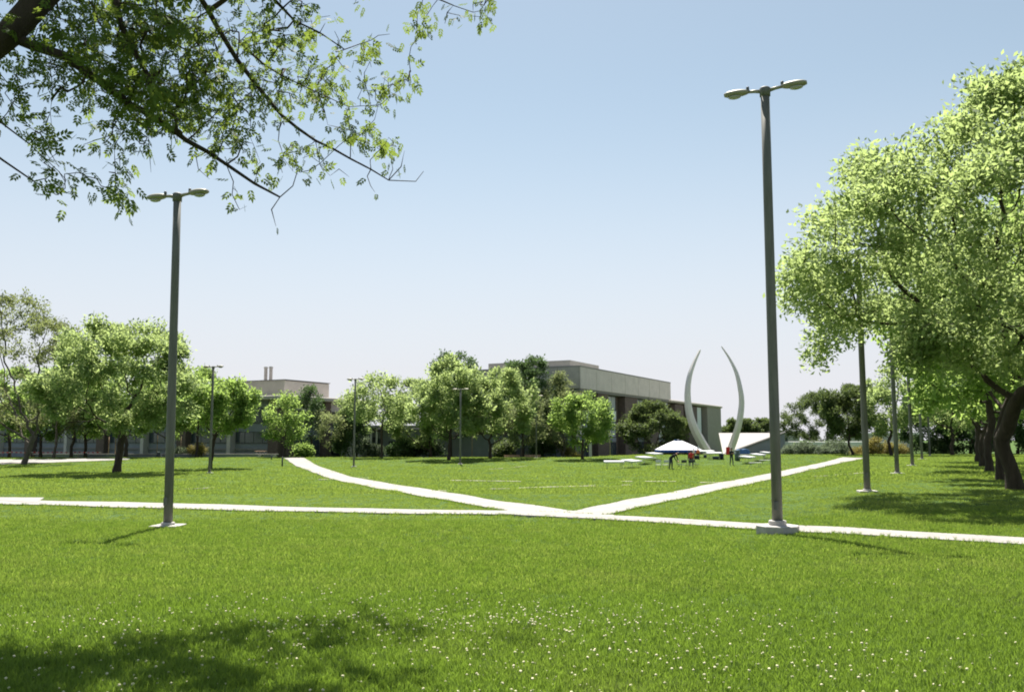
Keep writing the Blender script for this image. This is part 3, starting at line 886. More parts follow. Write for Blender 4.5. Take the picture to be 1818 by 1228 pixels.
# ------------------------------------------------------------------ the tree overhead, trunk off to the left
def overhead():
    rg = np.random.default_rng(5)
    tx, ty = -9.6, 8.6
    tz = gz(tx, ty)
    root = thing('ash_tree', (tx, ty, tz), 0, 'overhanging ash boughs with drooping leafy twigs at top left, nearest the camera', 'tree')
    o = np.array([tx, ty, tz])
    P, par, RAD = [], [], []
    def add_line(pts, r0, r1, parent):
        ids = []
        n = len(pts)
        if P:
            q0 = np.array(pts[0], float) - o      # joins the wood already there at its nearest point
            parent = int(np.argmin(np.linalg.norm(np.array(P) - q0, axis=1)))
        for i, p in enumerate(pts):
            P.append(np.array(p, float) - o); par.append(parent); parent = len(P) - 1
            RAD.append(r0 + (r1 - r0) * (i / max(n - 1, 1))); ids.append(parent)
        return ids
    def dense(pts, s=.22, wob=.02):
        q = [np.array(pts[0], float)]
        for k in range(len(pts) - 1):
            a, b = np.array(pts[k], float), np.array(pts[k+1], float)
            n = max(1, int(np.linalg.norm(b - a) / s))
            for j in range(1, n + 1):
                q.append(a + (b - a) * j / n + rg.normal(scale=wob, size=3) * (0 if j == n else 1))
        return q
    tr = add_line(dense([(tx, ty, tz - .2), (tx + .1, ty, tz + 1.2), (tx + .25, ty + .05, tz + 2.6), (tx + .6, ty + .1, tz + 3.6)], .4), .38, .30, -1)
    # main limb entering the picture at the left edge
    limb = add_line(dense([(tx + 1.2, ty + .2, tz + 4.6), pt(-260, 260, 9.0), pt(-90, 130, 9.0), pt(15, 62, 9.1)], .35), .20, .135, tr[-1])
    up1 = add_line(dense([pt(60, 12, 9.2), pt(130, -60, 9.3), pt(260, -190, 9.4), pt(420, -300, 9.6)], .3), .14, .05, None)
    up2 = add_line(dense([(tx + 1.0, ty - .3, tz + 5.2), (tx + 1.6, ty - .9, tz + 7.0), (tx + 2.6, ty - 1.6, tz + 8.4)], .4), .2, .06, None)
    up3 = add_line(dense([(tx - .2, ty + .6, tz + 5.0), (tx - .8, ty + 1.4, tz + 7.2)], .4), .2, .06, None)
    b1 = add_line(dense([pt(55, 80, 9.2), pt(115, 100, 9.3), pt(172, 140, 9.5), pt(232, 186, 9.7), pt(264, 202, 9.8), pt(332, 250, 10), pt(402, 292, 10.1), pt(452, 326, 10.2), pt(497, 350, 10.3)], .2, .008), .055, .013, None)
    b2 = add_line(dense([pt(190, -70, 9.3), pt(215, 45, 9.4), pt(246, 105, 9.5), pt(270, 145, 9.6), pt(305, 196, 9.7), pt(318, 240, 9.8)], .2, .01), .05, .012, None)
    b3 = add_line(dense([pt(330, -60, 9.8), pt(352, -10, 10.2), pt(388, 52, 10.5), pt(420, 105, 10.7), pt(456, 152, 10.9), pt(500, 205, 11.1), pt(560, 250, 11.3), pt(622, 282, 11.4), pt(690, 320, 11.6), pt(738, 322, 11.7)], .2, .008), .042, .007, None)
    b3b = add_line(dense([pt(425, 75, 10.8), pt(470, 116, 11), pt(500, 134, 11.1), pt(565, 165, 11.2)], .2, .01), .018, .008, None)
    b4 = add_line(dense([pt(455, -40, 10.4), pt(480, -8, 10.8), pt(522, 36, 11.1), pt(568, 58, 11.3), pt(612, 88, 11.4), pt(640, 78, 11.5)], .2, .01), .03, .007, None)
    b5 = add_line(dense([pt(560, -120, 10.8), pt(690, -60, 11.8), pt(752, -14, 12.2), pt(805, 10, 12.5), pt(840, 22, 12.6), pt(882, 14, 12.7)], .25, .02), .03, .005, None)
    b6 = add_line(dense([pt(-60, 190, 9.0), pt(0, 216, 9.1), pt(52, 255, 9.3), pt(104, 304, 9.5)], .2, .01), .02, .005, None)
    b7 = add_line(dense([pt(-40, 250, 8.8), pt(4, 284, 9.0), pt(60, 322, 9.1), pt(100, 346, 9.2)], .2, .01), .016, .005, None)
    tw = []
    for line, r, pa in (
        ([(64, 84), (86, 112), (93, 160), (92, 226)], 9.3, None), ([(196, 196), (203, 258), (205, 330), (226, 380)], 9.7, None),
        ([(268, 206), (264, 250), (268, 306)], 9.8, None), ([(345, 258), (352, 300), (372, 318)], 10, None), ([(415, 300), (412, 345), (425, 372), (438, 366)], 10.2, None),
        ([(497, 350), (482, 372), (490, 402)], 10.3, None), ([(497, 350), (520, 330), (528, 304), (518, 268)], 10.4, None),
        ([(455, 155), (446, 190), (443, 240), (462, 288)], 11, None), ([(500, 208), (494, 250), (504, 282), (520, 304)], 11.1, None),
        ([(560, 252), (568, 292), (586, 312)], 11.3, None), ([(604, 276), (602, 300), (620, 314)], 11.4, None), ([(606, 272), (640, 240), (665, 212), (672, 182)], 11.5, None),
        ([(645, 298), (668, 272), (684, 256), (690, 244)], 11.6, None), ([(645, 298), (658, 330), (666, 342)], 11.6, None), ([(700, 320), (712, 296), (718, 268)], 11.7, None), ([(738, 322), (752, 304)], 11.7, None),
        ([(488, 130), (492, 165), (500, 200)], 11.1, None), ([(575, 180), (582, 222)], 11.2, None), ([(565, 165), (620, 190), (676, 186), (710, 160), (724, 138)], 11.5, None),
        ([(276, 40), (284, 70), (290, 100)], 9.8, None), ([(284, 62), (330, 90), (380, 74)], 9.9, None)):
        pp = [pt(px, py, r) for px, py in line]
        tw += add_line(dense(pp, .12, .006)[1:], .007, .003, pa)
    n_exp = len(P)
    # where leaf sprays hang in the picture: (px, py, spread px, distance, number)
    clumps = [(60, 20, 70, 9.1, 12), (150, 60, 60, 9.3, 30), (220, 40, 60, 9.5, 30), (300, 40, 60, 9.8, 26), (170, 130, 45, 9.5, 28), (235, 135, 45, 9.6, 34), (300, 130, 45, 9.7, 30),
              (260, 190, 40, 9.8, 34), (320, 200, 36, 9.9, 34), (330, 150, 35, 9.8, 24), (370, 60, 50, 10.2, 18), (350, 110, 40, 10, 18), (400, 140, 36, 10.4, 18), (440, 60, 45, 10.8, 16), (480, 30, 40, 10.9, 16), (470, 70, 34, 10.9, 14),
              (420, 190, 34, 10.6, 18), (390, 240, 34, 10.2, 16), (460, 140, 34, 10.9, 14), (510, 60, 34, 11.1, 14), (530, 140, 34, 11.2, 16), (570, 160, 30, 11.3, 14), (500, 180, 30, 11.1, 10), (540, 110, 36, 11.2, 12), (590, 70, 30, 11.3, 10), (640, 90, 34, 11.5, 9),
              (560, 30, 40, 11.4, 10), (630, 30, 36, 11.6, 7), (580, 190, 26, 11.3, 8), (640, 160, 24, 11.4, 8), (680, 165, 20, 11.5, 8), (600, 228, 26, 11.3, 7), (240, 230, 26, 9.9, 12), (200, 240, 22, 9.8, 8), 
              (30, 130, 30, 9.1, 10), (10, 150, 30, 9, 10), (60, 215, 26, 9.2, 10), (90, 225, 22, 9.3, 8), (130, 300, 20, 9.5, 8), (110, 330, 22, 9.3, 8), (70, 310, 22, 9.2, 6), (232, 262, 16, 9.8, 5), (700, 60, 26, 11.9, 4), (745, 50, 18, 12.2, 5), (840, 12, 22, 12.6, 8), (470, 300, 26, 10.8, 7), (540, 290, 26, 11.2, 6), (420, 260, 22, 10.4, 6), (700, 275, 18, 11.7, 5), (640, 245, 22, 11.5, 5), (210, 290, 16, 9.7, 6), (215, 345, 14, 9.7, 6), (418, 350, 14, 10.2, 5), (720, 140, 14, 11.6, 4)]
    A = []
    for px, py, s, d, n in clumps:
        for k in range(int(n * (3.0 if n >= 24 else 1.6 if n >= 14 else .85))):
            A.append(np.array(pt(px + rg.normal(scale=s * .7), py + rg.normal(scale=s * .6), d + rg.normal(scale=.45))) - o)
    # crown above and beside the frame
    n = 800
    dr = rand_dirs(rg, n) * (rg.uniform(.25, 1, n) ** (1/3))[:, None]
    up = dr * [5.4, 4.2, 2.2] + [-6.2, 8.6, 9.6]
    A += [u - o for u in up if u[2] > 1.65 + .53 * u[1] + .35 or u[0] < -.62 * u[1] - .3]
    n = 650  # unseen leaf mass added to cast the shade on the lower-left lawn
    dr = rand_dirs(rg, n) * (rg.uniform(.2, 1, n) ** (1/3))[:, None]
    lo = dr * [3.5, 1.7, 1.1] + [-4.3, 10.0, 8.2]
    A += [u - o for u in lo if u[2] > 1.65 + .53 * u[1] + .3]
    A = np.array(A)
    np_, nr = len(P), None
    PP, pa2 = colonize(P, par, A, .16, .13, 45, rg, .25, -.03)
    rad, tips = radii(PP, pa2, .38, .0055)
    rad[n_exp:] = np.minimum(rad[n_exp:], .014)
    rad[:n_exp] = np.array(RAD)
    V, F = branch_tubes(PP, pa2, rad, 10)
    link('trunk', np_mesh('trunk', V, F, 4), M['bark'], root, None, True)
    # leaves: small pinnate sprays of seven leaflets
    idx = np.arange(len(PP))
    tipset = idx[(tips <= 3) & (idx >= n_exp)]
    twg = np.array(tw)
    pos, heading = [], []
    for i in tipset:
        for k in range(rg.integers(3, 7)):
            pos.append(PP[i] + rg.normal(scale=.075, size=3)); heading.append(PP[i] - PP[pa2[i]])
    for i in twg:
        if rg.uniform() < .8:
            pos.append(PP[i] + rg.normal(scale=.02, size=3)); heading.append(PP[i] - PP[pa2[i]])
    pos = np.array(pos); heading = unit(np.array(heading))
    n = len(pos)
    Ax = unit(heading * .55 + rg.normal(size=(n, 3)) * .5 + [0, 0, -.45])
    S = unit(np.cross(Ax, unit(rg.normal(size=(n, 3)) * .6 + [0, 0, 1])))
    sc = rg.uniform(.62, 1.2, n)
    wp0 = pos + o
    dp0 = wp0 @ np.array(FW) - EYE * FW.z
    u0 = wp0[:, 0] / dp0 * FPX + CX
    v0 = CY - ((wp0 - [0, 0, EYE]) @ np.array(UP)) / dp0 * FPX
    keep = ~(((u0 > 400) | (v0 > 215)) & (v0 > -20) & (rg.uniform(size=n) < .28))
    sc = np.where((v0 < -25) | (u0 < -25), sc * 1.75, sc)  # sprays out of view enlarged to deepen the shade they cast
    pos, heading, Ax, S, sc = pos[keep], heading[keep], Ax[keep], S[keep], sc[keep]
    n = len(pos)
    def spray(P0, A0, S0, s):
        N0 = np.cross(A0, S0)
        out_v, out_f = [], []
        base = 0
        for t, side in ((.30, 1), (.30, -1), (.55, 1), (.55, -1), (.78, 1), (.78, -1), (.85, 0)):
            root_ = P0 + A0 * (.14 * t * s)[:, None]
            a = unit(A0 * (.6 if side else 1) + S0 * side * .8 - N0 * 0 + np.array([0, 0, -.12]))
            sd = unit(np.cross(a, N0 + 1e-4))
            ln = (.062 if side else .068) * s
            v, f = diamonds(root_, a, sd, ln, ln * .48, .15)
            out_v.append(v); out_f.append(f + base); base += len(v)
        return np.concatenate(out_v), np.concatenate(out_f)
    # those that show largest in the picture are leaves of their own
    wp = pos + o
    depth = wp @ np.array(FW) - EYE * FW.z
    u = (wp[:, 0]) / depth * FPX + CX
    v_ = CY - ((wp - [0, 0, EYE]) @ np.array(UP)) / depth * FPX
    vis = (u > 5) & (u < 1000) & (v_ > 5) & (v_ < 600)
    order = np.argsort(np.where(vis, depth / sc, 1e6))
    own = order[:300]
    rest = np.setdiff1d(np.arange(n), own)
    v, f = spray(pos[rest], Ax[rest], S[rest], sc[rest])
    link('crown', np_mesh('crown', v, f, 4), M['over_leaf'], root, 'stuff')
    one = np.ones(1)
    v, f = spray(np.zeros((1, 3)), np.array([[0, 1.0, 0]]), np.array([[1.0, 0, 0]]), one)
    lm = np_mesh('leaf', v, f, 4)
    lm.materials.append(M['over_leaf'])
    for i in own:
        q = bpy.data.objects.new('leaf', lm)
        COL.objects.link(q); q.parent = root
        nn = np.cross(S[i], Ax[i])
        mx = Matrix((Vector(S[i]), Vector(Ax[i]), Vector(nn))).transposed().to_4x4()
        q.matrix_local = Matrix.Translation(Vector(pos[i])) @ mx @ Matrix.Scale(float(sc[i]), 4)
overhead()

# ------------------------------------------------------------------ lamp posts
def head_mesh(parent, sx, L0, L, roll):
    """oval road-lamp head from L0 to L0+L along x, domed top, shallow bowl below"""
    mb = MB()
    n, m = 12, 9
    for k in range(m):
        t = k / (m - 1)
        prof = (math.sin(math.pi * (t * .92 + .04)) ** .36)
        wdt = .155 * prof * (1 - .25 * (1 - t)); top = .085 * prof; bot = .075 * prof
        x = sx * (L0 + L * t)
        for j in range(n):
            a = 2 * math.pi * j / n
            zz = math.sin(a)
            mb.v.append((x, wdt * math.cos(a), (top if zz > 0 else bot) * zz + .015))
    for k in range(m - 1):
        for j in range(n):
            a, b = k*n + j, k*n + (j+1) % n
            mb.f.append((a, b, b+n, a+n) if sx > 0 else (a, a+n, b+n, b))
    mb.f.append(tuple(reversed(range(n))) if sx > 0 else tuple(range(n)))
    e = (m-1)*n
    mb.f.append(tuple(e+j for j in range(n)) if sx > 0 else tuple(e+j for j in reversed(range(n))))
    h = mb.build('lamp_head', M['lamp'], parent, True)
    l = MB()
    l.lathe([(.05, -.105), (.10, -.085), (.12, -.05)], 12, (sx * (L0 + L * .58), 0, 0), (1.35, .85))
    l.build('lens', M['lens'], h, True)
    c = MB(); c.lathe([(.035, .05), (.038, .11), (.03, .135), (.012, .145)], 10, (sx * (L0 + .02), 0, 0)); c.build('photocell', M['cell'], h, True)
    return h

def lamp_post(foot, h, yaw, label, group, r0=.125, r1=.10, footing='square', arm=.27, hl=.56, detail=True, lean=(0, 0)):
    root = thing('lamp_post', foot, yaw, label, 'lamp post', group)
    mb = MB()
    if footing == 'slab':
        mb.lathe([(.47, -.3), (.47, .185), (.455, .20)], 8); mb.build('slab', M['footing'], root)
        mb = MB(); mb.lathe([(.19, .19), (.19, .29), (.175, .305)], 14); mb.build('collar', M['footing'], root)
        zb = .30
    else:
        s = .33 if footing == 'square' else .25
        mb.box((0, 0, -.02), (2*s, 2*s, .16), .3); mb.build('slab', M['footing'], root, bevel=.015)
        mb = MB(); mb.lathe([(.17, .06), (.16, .11), (.14, .125)], 12); mb.build('collar', M['footing'], root)
        zb = .12
    mb = MB()
    mb.tube([(lean[0]*t, lean[1]*t, zb - .02 + (h - zb) * t) for t in (0, .25, .5, .75, 1)], [r0 + (r1 - r0) * t for t in (0, .25, .5, .75, 1)], 14)
    mb.build('pole', M['pole'], root, True)
    mb = MB(); mb.box((.0, -r0 - .012, .62), (.10, .05, .19)); mb.build('handhole_box', M['pole'], root, bevel=.01)
    top = bpy.data.objects.new('lamp_bracket', None)
    mb = MB(); mb.lathe([(r1 + .02, -.16), (r1 + .025, .03), (r1, .055)], 12)
    br = mb.build('bracket', M['pole'], root, True)
    br.location = (lean[0], lean[1], h)
    bpy.data.objects.remove(top)
    for sx in (-1, 1):
        mb = MB()
        mb.tube([(sx * (r1 - .02), 0, -.03), (sx * (r1 + arm*.5), 0, .0), (sx * (r1 + arm + .03), 0, .01)], [.048, .042, .036], 8)
        a = mb.build('arm', M['lamp'], root, True); a.location = (lean[0], lean[1], h)
        hd = head_mesh(root, sx, r1 + arm, hl, 0); hd.location = (lean[0], lean[1], h)
    return root

G_pole = 'double headed lamp posts along the lawn'
f0 = at(1381, 948)
h0 = zat(160, f0.y) - f0.z
p0 = lamp_post(f0, h0, R(-25), 'nearest tall grey lamp post on a concrete slab, right of the sculpture', G_pole, .115, .10, 'slab', lean=(.02, 0))
yaw_r = R(-26)
for (px, py, lb) in ((1540, 873, 'lamp post second in the right row, head lost in ash leaves'), (1593, 841, 'lamp post third in the right row, left of the golden shrub edge'),
                     (1620, 827, 'lamp post fourth in the right row, with pale footing against dark trees'), (1637, 815.5, 'lamp post fifth in the right row, against dark trees'),
                     (1651, 809, 'lamp post farthest in the right row, against dark trees')):
    lamp_post(at(px, py), h0 * .9, yaw_r, lb, G_pole)
fl = at(298, 935.5)
lamp_post(fl, zat(346, fl.y) - fl.z, R(-20), 'tall grey lamp post on a square footing, left side of the near lawn', G_pole, .108, .092, lean=(-.12, 0))
for (px, py, ptop, lb, rr) in ((372, 840, 651, 'lamp post beside the bright round tree, second on the left', .11), (628, 828.5, 673, 'lamp post right of the left diagonal path, before pale trees', .10),
                           (817, 824, 691, 'lamp post before the tall pale ash, middle of the lawn edge', .10), (952, 813, 703, 'lamp post beside the slatted benches', .09)):
    f = at(px, py)
    lamp_post(f, zat(ptop, f.y) - f.z, R(-18), lb, G_pole, rr, rr * .82, 'small')
f = on(1083, 116)
o = thing('lamp_post', f, 0, 'short slim lamp post with a round white top, before the brown brick piers', 'lamp post')
h = zat(757, 116) - f.z
MB().tube([(0, 0, 0), (0, 0, h)], [.06, .05], 8).build('pole', M['stake'], o, True)
MB().lathe([(.05, h), (.34, h + .04), (.36, h + .14), (.2, h + .24), (.04, h + .3)], 14).build('lamp_head', M['white_paint'], o, True)

# ------------------------------------------------------------------ buildings
UA = math.atan2(.886, .464)
GB = -1.4
def bldg(name, x, y, label, cat='building'):
    return thing(name, (x, y, GB), UA, label, cat)

def part(name, m, root, *exts, bevel=0):
    mb = MB()
    for e in exts: mb.ext(*e)
    return mb.build(name, m, root, bevel=bevel)

def window(root, face, a0, a1, z0, z1, depth, glass, mull=2, rails=(), fr=.09, inset=.12):
    """framed window; face 'y': wall plane y=depth looking to -y, face 'x': wall plane x=depth looking to -x"""
    def E(p0, p1, d0, d1, q0, q1):
        return (p0, p1, d0, d1, q0, q1) if face == 'y' else (d0, d1, p0, p1, q0, q1)
    mb = MB()
    d0, d1 = depth - .04, depth + .1
    mb.ext(*E(a0, a1, d0, d1, z0, z0 + fr)); mb.ext(*E(a0, a1, d0, d1, z1 - fr, z1))
    mb.ext(*E(a0, a0 + fr, d0, d1, z0 + fr, z1 - fr)); mb.ext(*E(a1 - fr, a1, d0, d1, z0 + fr, z1 - fr))
    for k in range(1, mull):
        c = a0 + (a1 - a0) * k / mull
        mb.ext(*E(c - .04, c + .04, d0 + .02, d1, z0 + fr, z1 - fr))
    wdw = mb.build('window', M['dark_frame'], root)
    g = MB(); g.ext(*E(a0 + fr*.5, a1 - fr*.5, depth + .02, depth + .06, z0 + fr*.5, z1 - fr*.5))
    g.build('pane', M[glass], wdw)
    return wdw

# --- main beige building right of centre
BX, BY = 9.7, 125.0
main = bldg('office_building', BX, BY, 'long beige precast building with overhanging panel storey and brown brick piers')
def tpx(px, X0=BX, Y0=BY):
    a = (px - CX) / FPX
    return (a * Y0 - X0) / (.464 - a * .886)
ZB, ZT = 10.3, 13.5
part('wall', M['brown_brick'], main, (1.6, 79, 1.6, 18, 0, 9.9))
part('upper_storey', M['beige_shaded'], main, (.15, 41.8, .15, 17.4, ZB, ZT - .15))
part('roof', M['roofing'], main, (-.05, 42.05, -.05, 17.6, ZT - .14, ZT + .02))
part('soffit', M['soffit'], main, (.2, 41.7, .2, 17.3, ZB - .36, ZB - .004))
edges = [0.0] + [tpx(p) for p in (1059, 1086, 1110, 1133, 1153, 1171)] + [42.0]
for k in range(len(edges) - 1):
    part('panel', M['beige'], main, (edges[k] + .05, edges[k+1] - .05, -.02, .14, ZB - .02, ZT - .16))
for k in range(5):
    part('panel', M['beige_shaded'], main, (-.02, .14, .2 + k * 3.42, .2 + (k + 1) * 3.42 - .1, ZB - .02, ZT - .16))  # same precast, in the copy with shade in its colour
part('rooftop_box', M['beige_shaded'], main, (1.0, 12, 2.0, 15.5, ZT + .03, ZT + .95))
part('rooftop_box', M['beige'], main, (42.6, 47.5, 4, 9, 10.4, 11.9))
# piers and windows along the long side
bays = [(1065, 1084), (1113, 1135), (1157, 1172), (1201, 1216), (1225, 1240)]
for a, b in bays:
    part('pier', M['brown_brick'], main, (tpx(a), tpx(b), .35, 1.7, 0, 9.9 if a < 1190 else 9.6))
wl = [(1036, 1064), (1085, 1108), (1136, 1156), (1173, 1199)]
for a, b in wl:
    x0, x1 = tpx(a) + .1, tpx(b) - .1
    window(main, 'y', x0, x1, 7.6, 9.85, 1.45, 'glass_pale', 3)
    part('blind', M['blind'], main, (x0, x1, 1.36, 1.44, 6.2, 7.55))
    window(main, 'y', x0, x1, 3.4, 6.1, 1.45, 'glass_pale', 3)
    part('spandrel', M['blue_shaded_wall'], main, (x0, x1, 1.4, 1.58, 2.7, 3.36))
    window(main, 'y', x0, x1, .5, 2.66, 1.45, 'glass', 3)
# lower wing at the far end
part('wing_roof', M['beige_shaded'], main, (42.1, 79.6, .0, 18.5, 9.92, 10.38), bevel=.12)
x0, x1 = tpx(1241), tpx(1251.5)
part('wall_panel', M['blind'], main, (x0, x1, .9, 1.55, 1.0, 9.6))
window(main, 'y', x1 + .05, tpx(1257) , 0.6, 9.6, 1.45, 'glass', 1)
window(main, 'y', tpx(1217), tpx(1224.5), 0.6, 9.6, 1.45, 'glass', 2)
part('end_wall', M['tan_brick'], main, (tpx(1257.5), 79.2, .3, 1.62, 0, 9.9))
# left face, mostly behind trees
for k in range(2):
    y0 = 2.0 + k * 7.2
    part('pier', M['blue_shaded_wall'], main, (.5, 1.65, y0, y0 + 1.0, 0, 9.9))
    for z0, z1 in ((.9, 3.2), (4.4, 6.4), (7.4, 9.6)):
        window(main, 'x', y0 + 1.4, y0 + 6.0, z0, z1, 1.5, 'glass', 3)

# --- building on the left
CMX, CMY = -32.2, 125.3
left = bldg('classroom_building', CMX, CMY, 'flat roofed two-storey building with penthouse and twin flues, behind trees at left')
part('wall', M['blue_shaded_wall'], left, (1.2, 17.0, 1.2, 84, 0, 8.7))
part('roof_slab', M['beige_shaded'], left, (-.9, 19.4, -.9, 85, 8.72, 9.3), bevel=.1)
part('penthouse', M['beige_shaded'], left, (1.9, 11.8, 2.0, 14.2, 9.32, 11.62))
part('penthouse_light_side', M['beige'], left, (1.9, 11.8, 1.86, 1.99, 9.32, 11.55))  # thin paler sheet, the brighter light on this side put into colour
part('parapet', M['soffit'], left, (1.8, 11.95, 1.76, 14.3, 11.63, 11.75))
for px in (476.5, 485.5):
    MB().lathe([(.26, 11.76), (.26, 14.0), (.33, 14.02), (.33, 14.25), (.2, 14.26)], 12, (7.0, 10.4 - (px - 476.5) * .115, 0)).build('flue', M['light_wall'], left, True)
for k in range(2):          # short side facing right
    a0 = 1.6 + k * 8
    part('pier', M['brown_brick'], left, (a0 - .5, a0 + .8, .2, 1.3, 0, 8.7))
    window(left, 'y', a0 + 1.1, a0 + 7.2, 5.2, 7.2, 1.05, 'glass', 4)
    part('fascia_panel', M['light_wall'], left, (a0 + .9, a0 + 7.3, .7, 1.18, 7.3, 8.7))
    window(left, 'y', a0 + 1.1, a0 + 7.2, .8, 3.4, 1.05, 'glass', 4)
part('pier', M['brown_brick'], left, (16.6, 18, .2, 1.3, 0, 8.7))
for k in range(9):          # long side facing left
    a0 = 1.3 + k * 9.2
    part('pier', M['brown_brick'] if k % 2 == 0 else M['light_wall'], left, (.15, 1.25, a0, a0 + (1.9 if k % 2 == 0 else .7), 0, 8.7))
    s = a0 + (2.1 if k % 2 == 0 else .9); e2 = a0 + 9.0
    window(left, 'x', s, e2, 5.4, 7.6, 1.1, 'glass', 4)
    window(left, 'x', s, e2, 2.5, 4.2, 1.1, 'glass', 4)
    part('sill_band', M['soffit'], left, (.9, 1.18, s, e2, 1.5, 1.75))
# --- low wing joining the two
lw = thing('low_wing', (0, 0, GB), 0, 'low single-storey pale wing between the two buildings, behind the forked tree', 'building')
wz = zat(759, 133) - GB
x0, x1 = xat(606, 133), xat(655, 133)
part('wall', M['light_wall'], lw, (x0, x1, 133, 141, 0, wz))
x2 = xat(800, 135)
part('recess_wall', M['blue_shaded_wall'], lw, (x1, x2 + 9, 135, 141.5, 0, wz - .1))
part('roof', M['soffit'], lw, (x0 - .4, x2 + 9.4, 132.6, 142, wz + .004, wz + .35))
for a, b, z0, z1 in ((652, 658, .1, 3.2), (661, 668, 1.2, 3.4), (669, 677, .9, 3.2), (690, 716, 1.0, 2.8), (724, 750, 1.0, 2.8), (770, 800, 1.0, 2.8)):
    window(lw, 'y', max(xat(a, 135), x1 + .05), xat(b, 135), z0, z1, 134.9, 'glass', 2)
for a in (658.5, 668.5, 677.5):
    part('post', M['light_wall'], lw, (xat(a, 133.2) - .12, xat(a, 133.2) + .12, 133.1, 133.35, 0, wz))
# shaded screen wall right of centre
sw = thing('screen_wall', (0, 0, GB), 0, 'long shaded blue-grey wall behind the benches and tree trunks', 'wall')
part('wall', M['blue_shaded_wall'], sw, (xat(770, 126.5), xat(1000, 126.5), 126.3, 126.8, 0, zat(772, 126.5) - GB))
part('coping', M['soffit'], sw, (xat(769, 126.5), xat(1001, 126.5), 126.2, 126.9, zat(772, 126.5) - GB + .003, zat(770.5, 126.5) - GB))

# --- white sloping roof behind the sculpture
rb = thing('ramp_building', (0, 0, 0), 0, 'white sloping roof rising from the ground over a dark wedge-shaped side wall', 'building')
A = pt(1284, 807, 128); D = pt(1394, 765.5, 128)
Bk0 = pt(1276, 768.2, 172); Bk1 = pt(1396, 768.2, 172)
mb = MB(); n = 8
rows = []
for j in range(n + 1):
    for i in range(n + 1):
        p = (A.lerp(D, i/n)).lerp(Bk0.lerp(Bk1, i/n), j/n)
        mb.v.append((p.x, p.y, p.z))
for j in range(n):
    for i in range(n):
        k = j*(n+1) + i; mb.f.append((k, k+1, k+n+2, k+n+1))
mb.build('roof', M['roofing'], rb)
mb = MB()
for p, q in ((A, D),):
    w0 = [(p.x, p.y + .3, p.z - .25), (q.x, q.y + .3, q.z - .25), (q.x, q.y + .3, -1.6), (p.x - 2, p.y + .3, -1.6), (p.x - 2, p.y + .3, p.z - .4)]
    mb.poly(w0); mb.poly([(a, b + .4, c) for a, b, c in reversed(w0)])
    for k in range(5):
        a, b = w0[k], w0[(k+1) % 5]
        mb.poly([b, a, (a[0], a[1] + .4, a[2]), (b[0], b[1] + .4, b[2])])
mb.build('side_wall', M['blue_shaded_wall'], rb)
mb = MB()
dv = (D - A).normalized()
mb.tube([A + Vector((-.3, -.02, -.1)), D + Vector((0, -.02, -.1))], [.13, .13], 4); mb.build('roof_edge', M['soffit'], rb)

# --- low white roofed buildings at right
lb_ = thing('low_building', (0, 0, 0), 0, 'low flat white-roofed building behind the oak pair', 'building')
x0, x1 = xat(1383, 140), xat(1600, 140)
zt, zb_ = zat(784, 140), zat(795.5, 140)
part('roof', M['white_paint'], lb_, (x0, x1, 140, 152, zb_, zt))
part('wall', M['blue_shaded_wall'], lb_, (x0 + .6, x1 - .6, 141.2, 151, -1.5, zb_ - .003))
for k in range(6):
    a = x0 + 1.2 + k * (x1 - x0 - 3) / 6
    w_ = MB().ext(a, a + 2.2, 141.08, 141.19, zb_ - 1.0, zb_ - .15).build('window', M['dark_frame'], lb_)
    MB().ext(a + .12, a + 2.08, 141.04, 141.075, zb_ - .9, zb_ - .25).build('pane', M['glass'], w_)
gb = thing('grey_house', (0, 0, 0), 0, 'small distant grey block between the near lamp pole and the oak', 'building')
x0, x1 = xat(1383, 205), xat(1420, 205)
part('wall', M['light_wall'], gb, (x0, x1, 205, 213, -1.6, zat(767, 205)))
part('roof', M['soffit'], gb, (x0 - .3, x1 + .3, 204.7, 213.3, zat(767, 205) + .003, zat(764.5, 205)))
w_ = MB().ext(xat(1394, 205), xat(1398.5, 205), 204.86, 204.98, zat(783, 205), zat(776, 205)).build('window', M['dark_frame'], gb)
MB().ext(xat(1394.6, 205), xat(1397.9, 205), 204.82, 204.85, zat(782.3, 205), zat(776.8, 205)).build('pane', M['glass'], w_)
pb = thing('pale_house', (0, 0, 0), 0, 'pale distant wall glimpsed right of the second oak', 'building')
x0, x1 = xat(1528, 190), xat(1640, 190)
part('wall', M['light_wall'], pb, (x0, x1, 190, 200, -1.6, zat(771, 190)))
part('roof', M['white_paint'], pb, (x0 - .3, x1 + .3, 189.7, 200.3, zat(771, 190) + .003, zat(768, 190)))

# low concrete seat wall at left, and the court paving behind the lawn crest
seat = thing('seat_wall', (0, 0, 0), 0, 'long low concrete seat wall with pale top left of the diagonal path', 'wall')
y_s = 118.0
zs = zat(805.2, y_s)
part('cap', M['concrete_path'], seat, (xat(60, y_s), xat(495, y_s), y_s - .35, y_s + .35, zs - .14, zs))
part('base', M['blue_shaded_wall'], seat, (xat(60, y_s) + .3, xat(492, y_s), y_s - .2, y_s + .2, -1.5, zs - .143))
for px in (463, 490):
    part('leg', M['footing'], seat, (xat(px, y_s) - .2, xat(px, y_s) + .2, y_s - .5, y_s - .22, -1.5, zs - .15))
cv = [(-75, 127.5), (60, 127.5), (62, 128), (62, 160), (-75, 160)]
pv = MB(); pv.poly([(x, y, GB + .03) for x, y in ((-90, 119.5), (46, 119.5), (46, 126.2), (-90, 126.2))])
pv.build('court_paving', M['asphalt'], None, kind='structure')

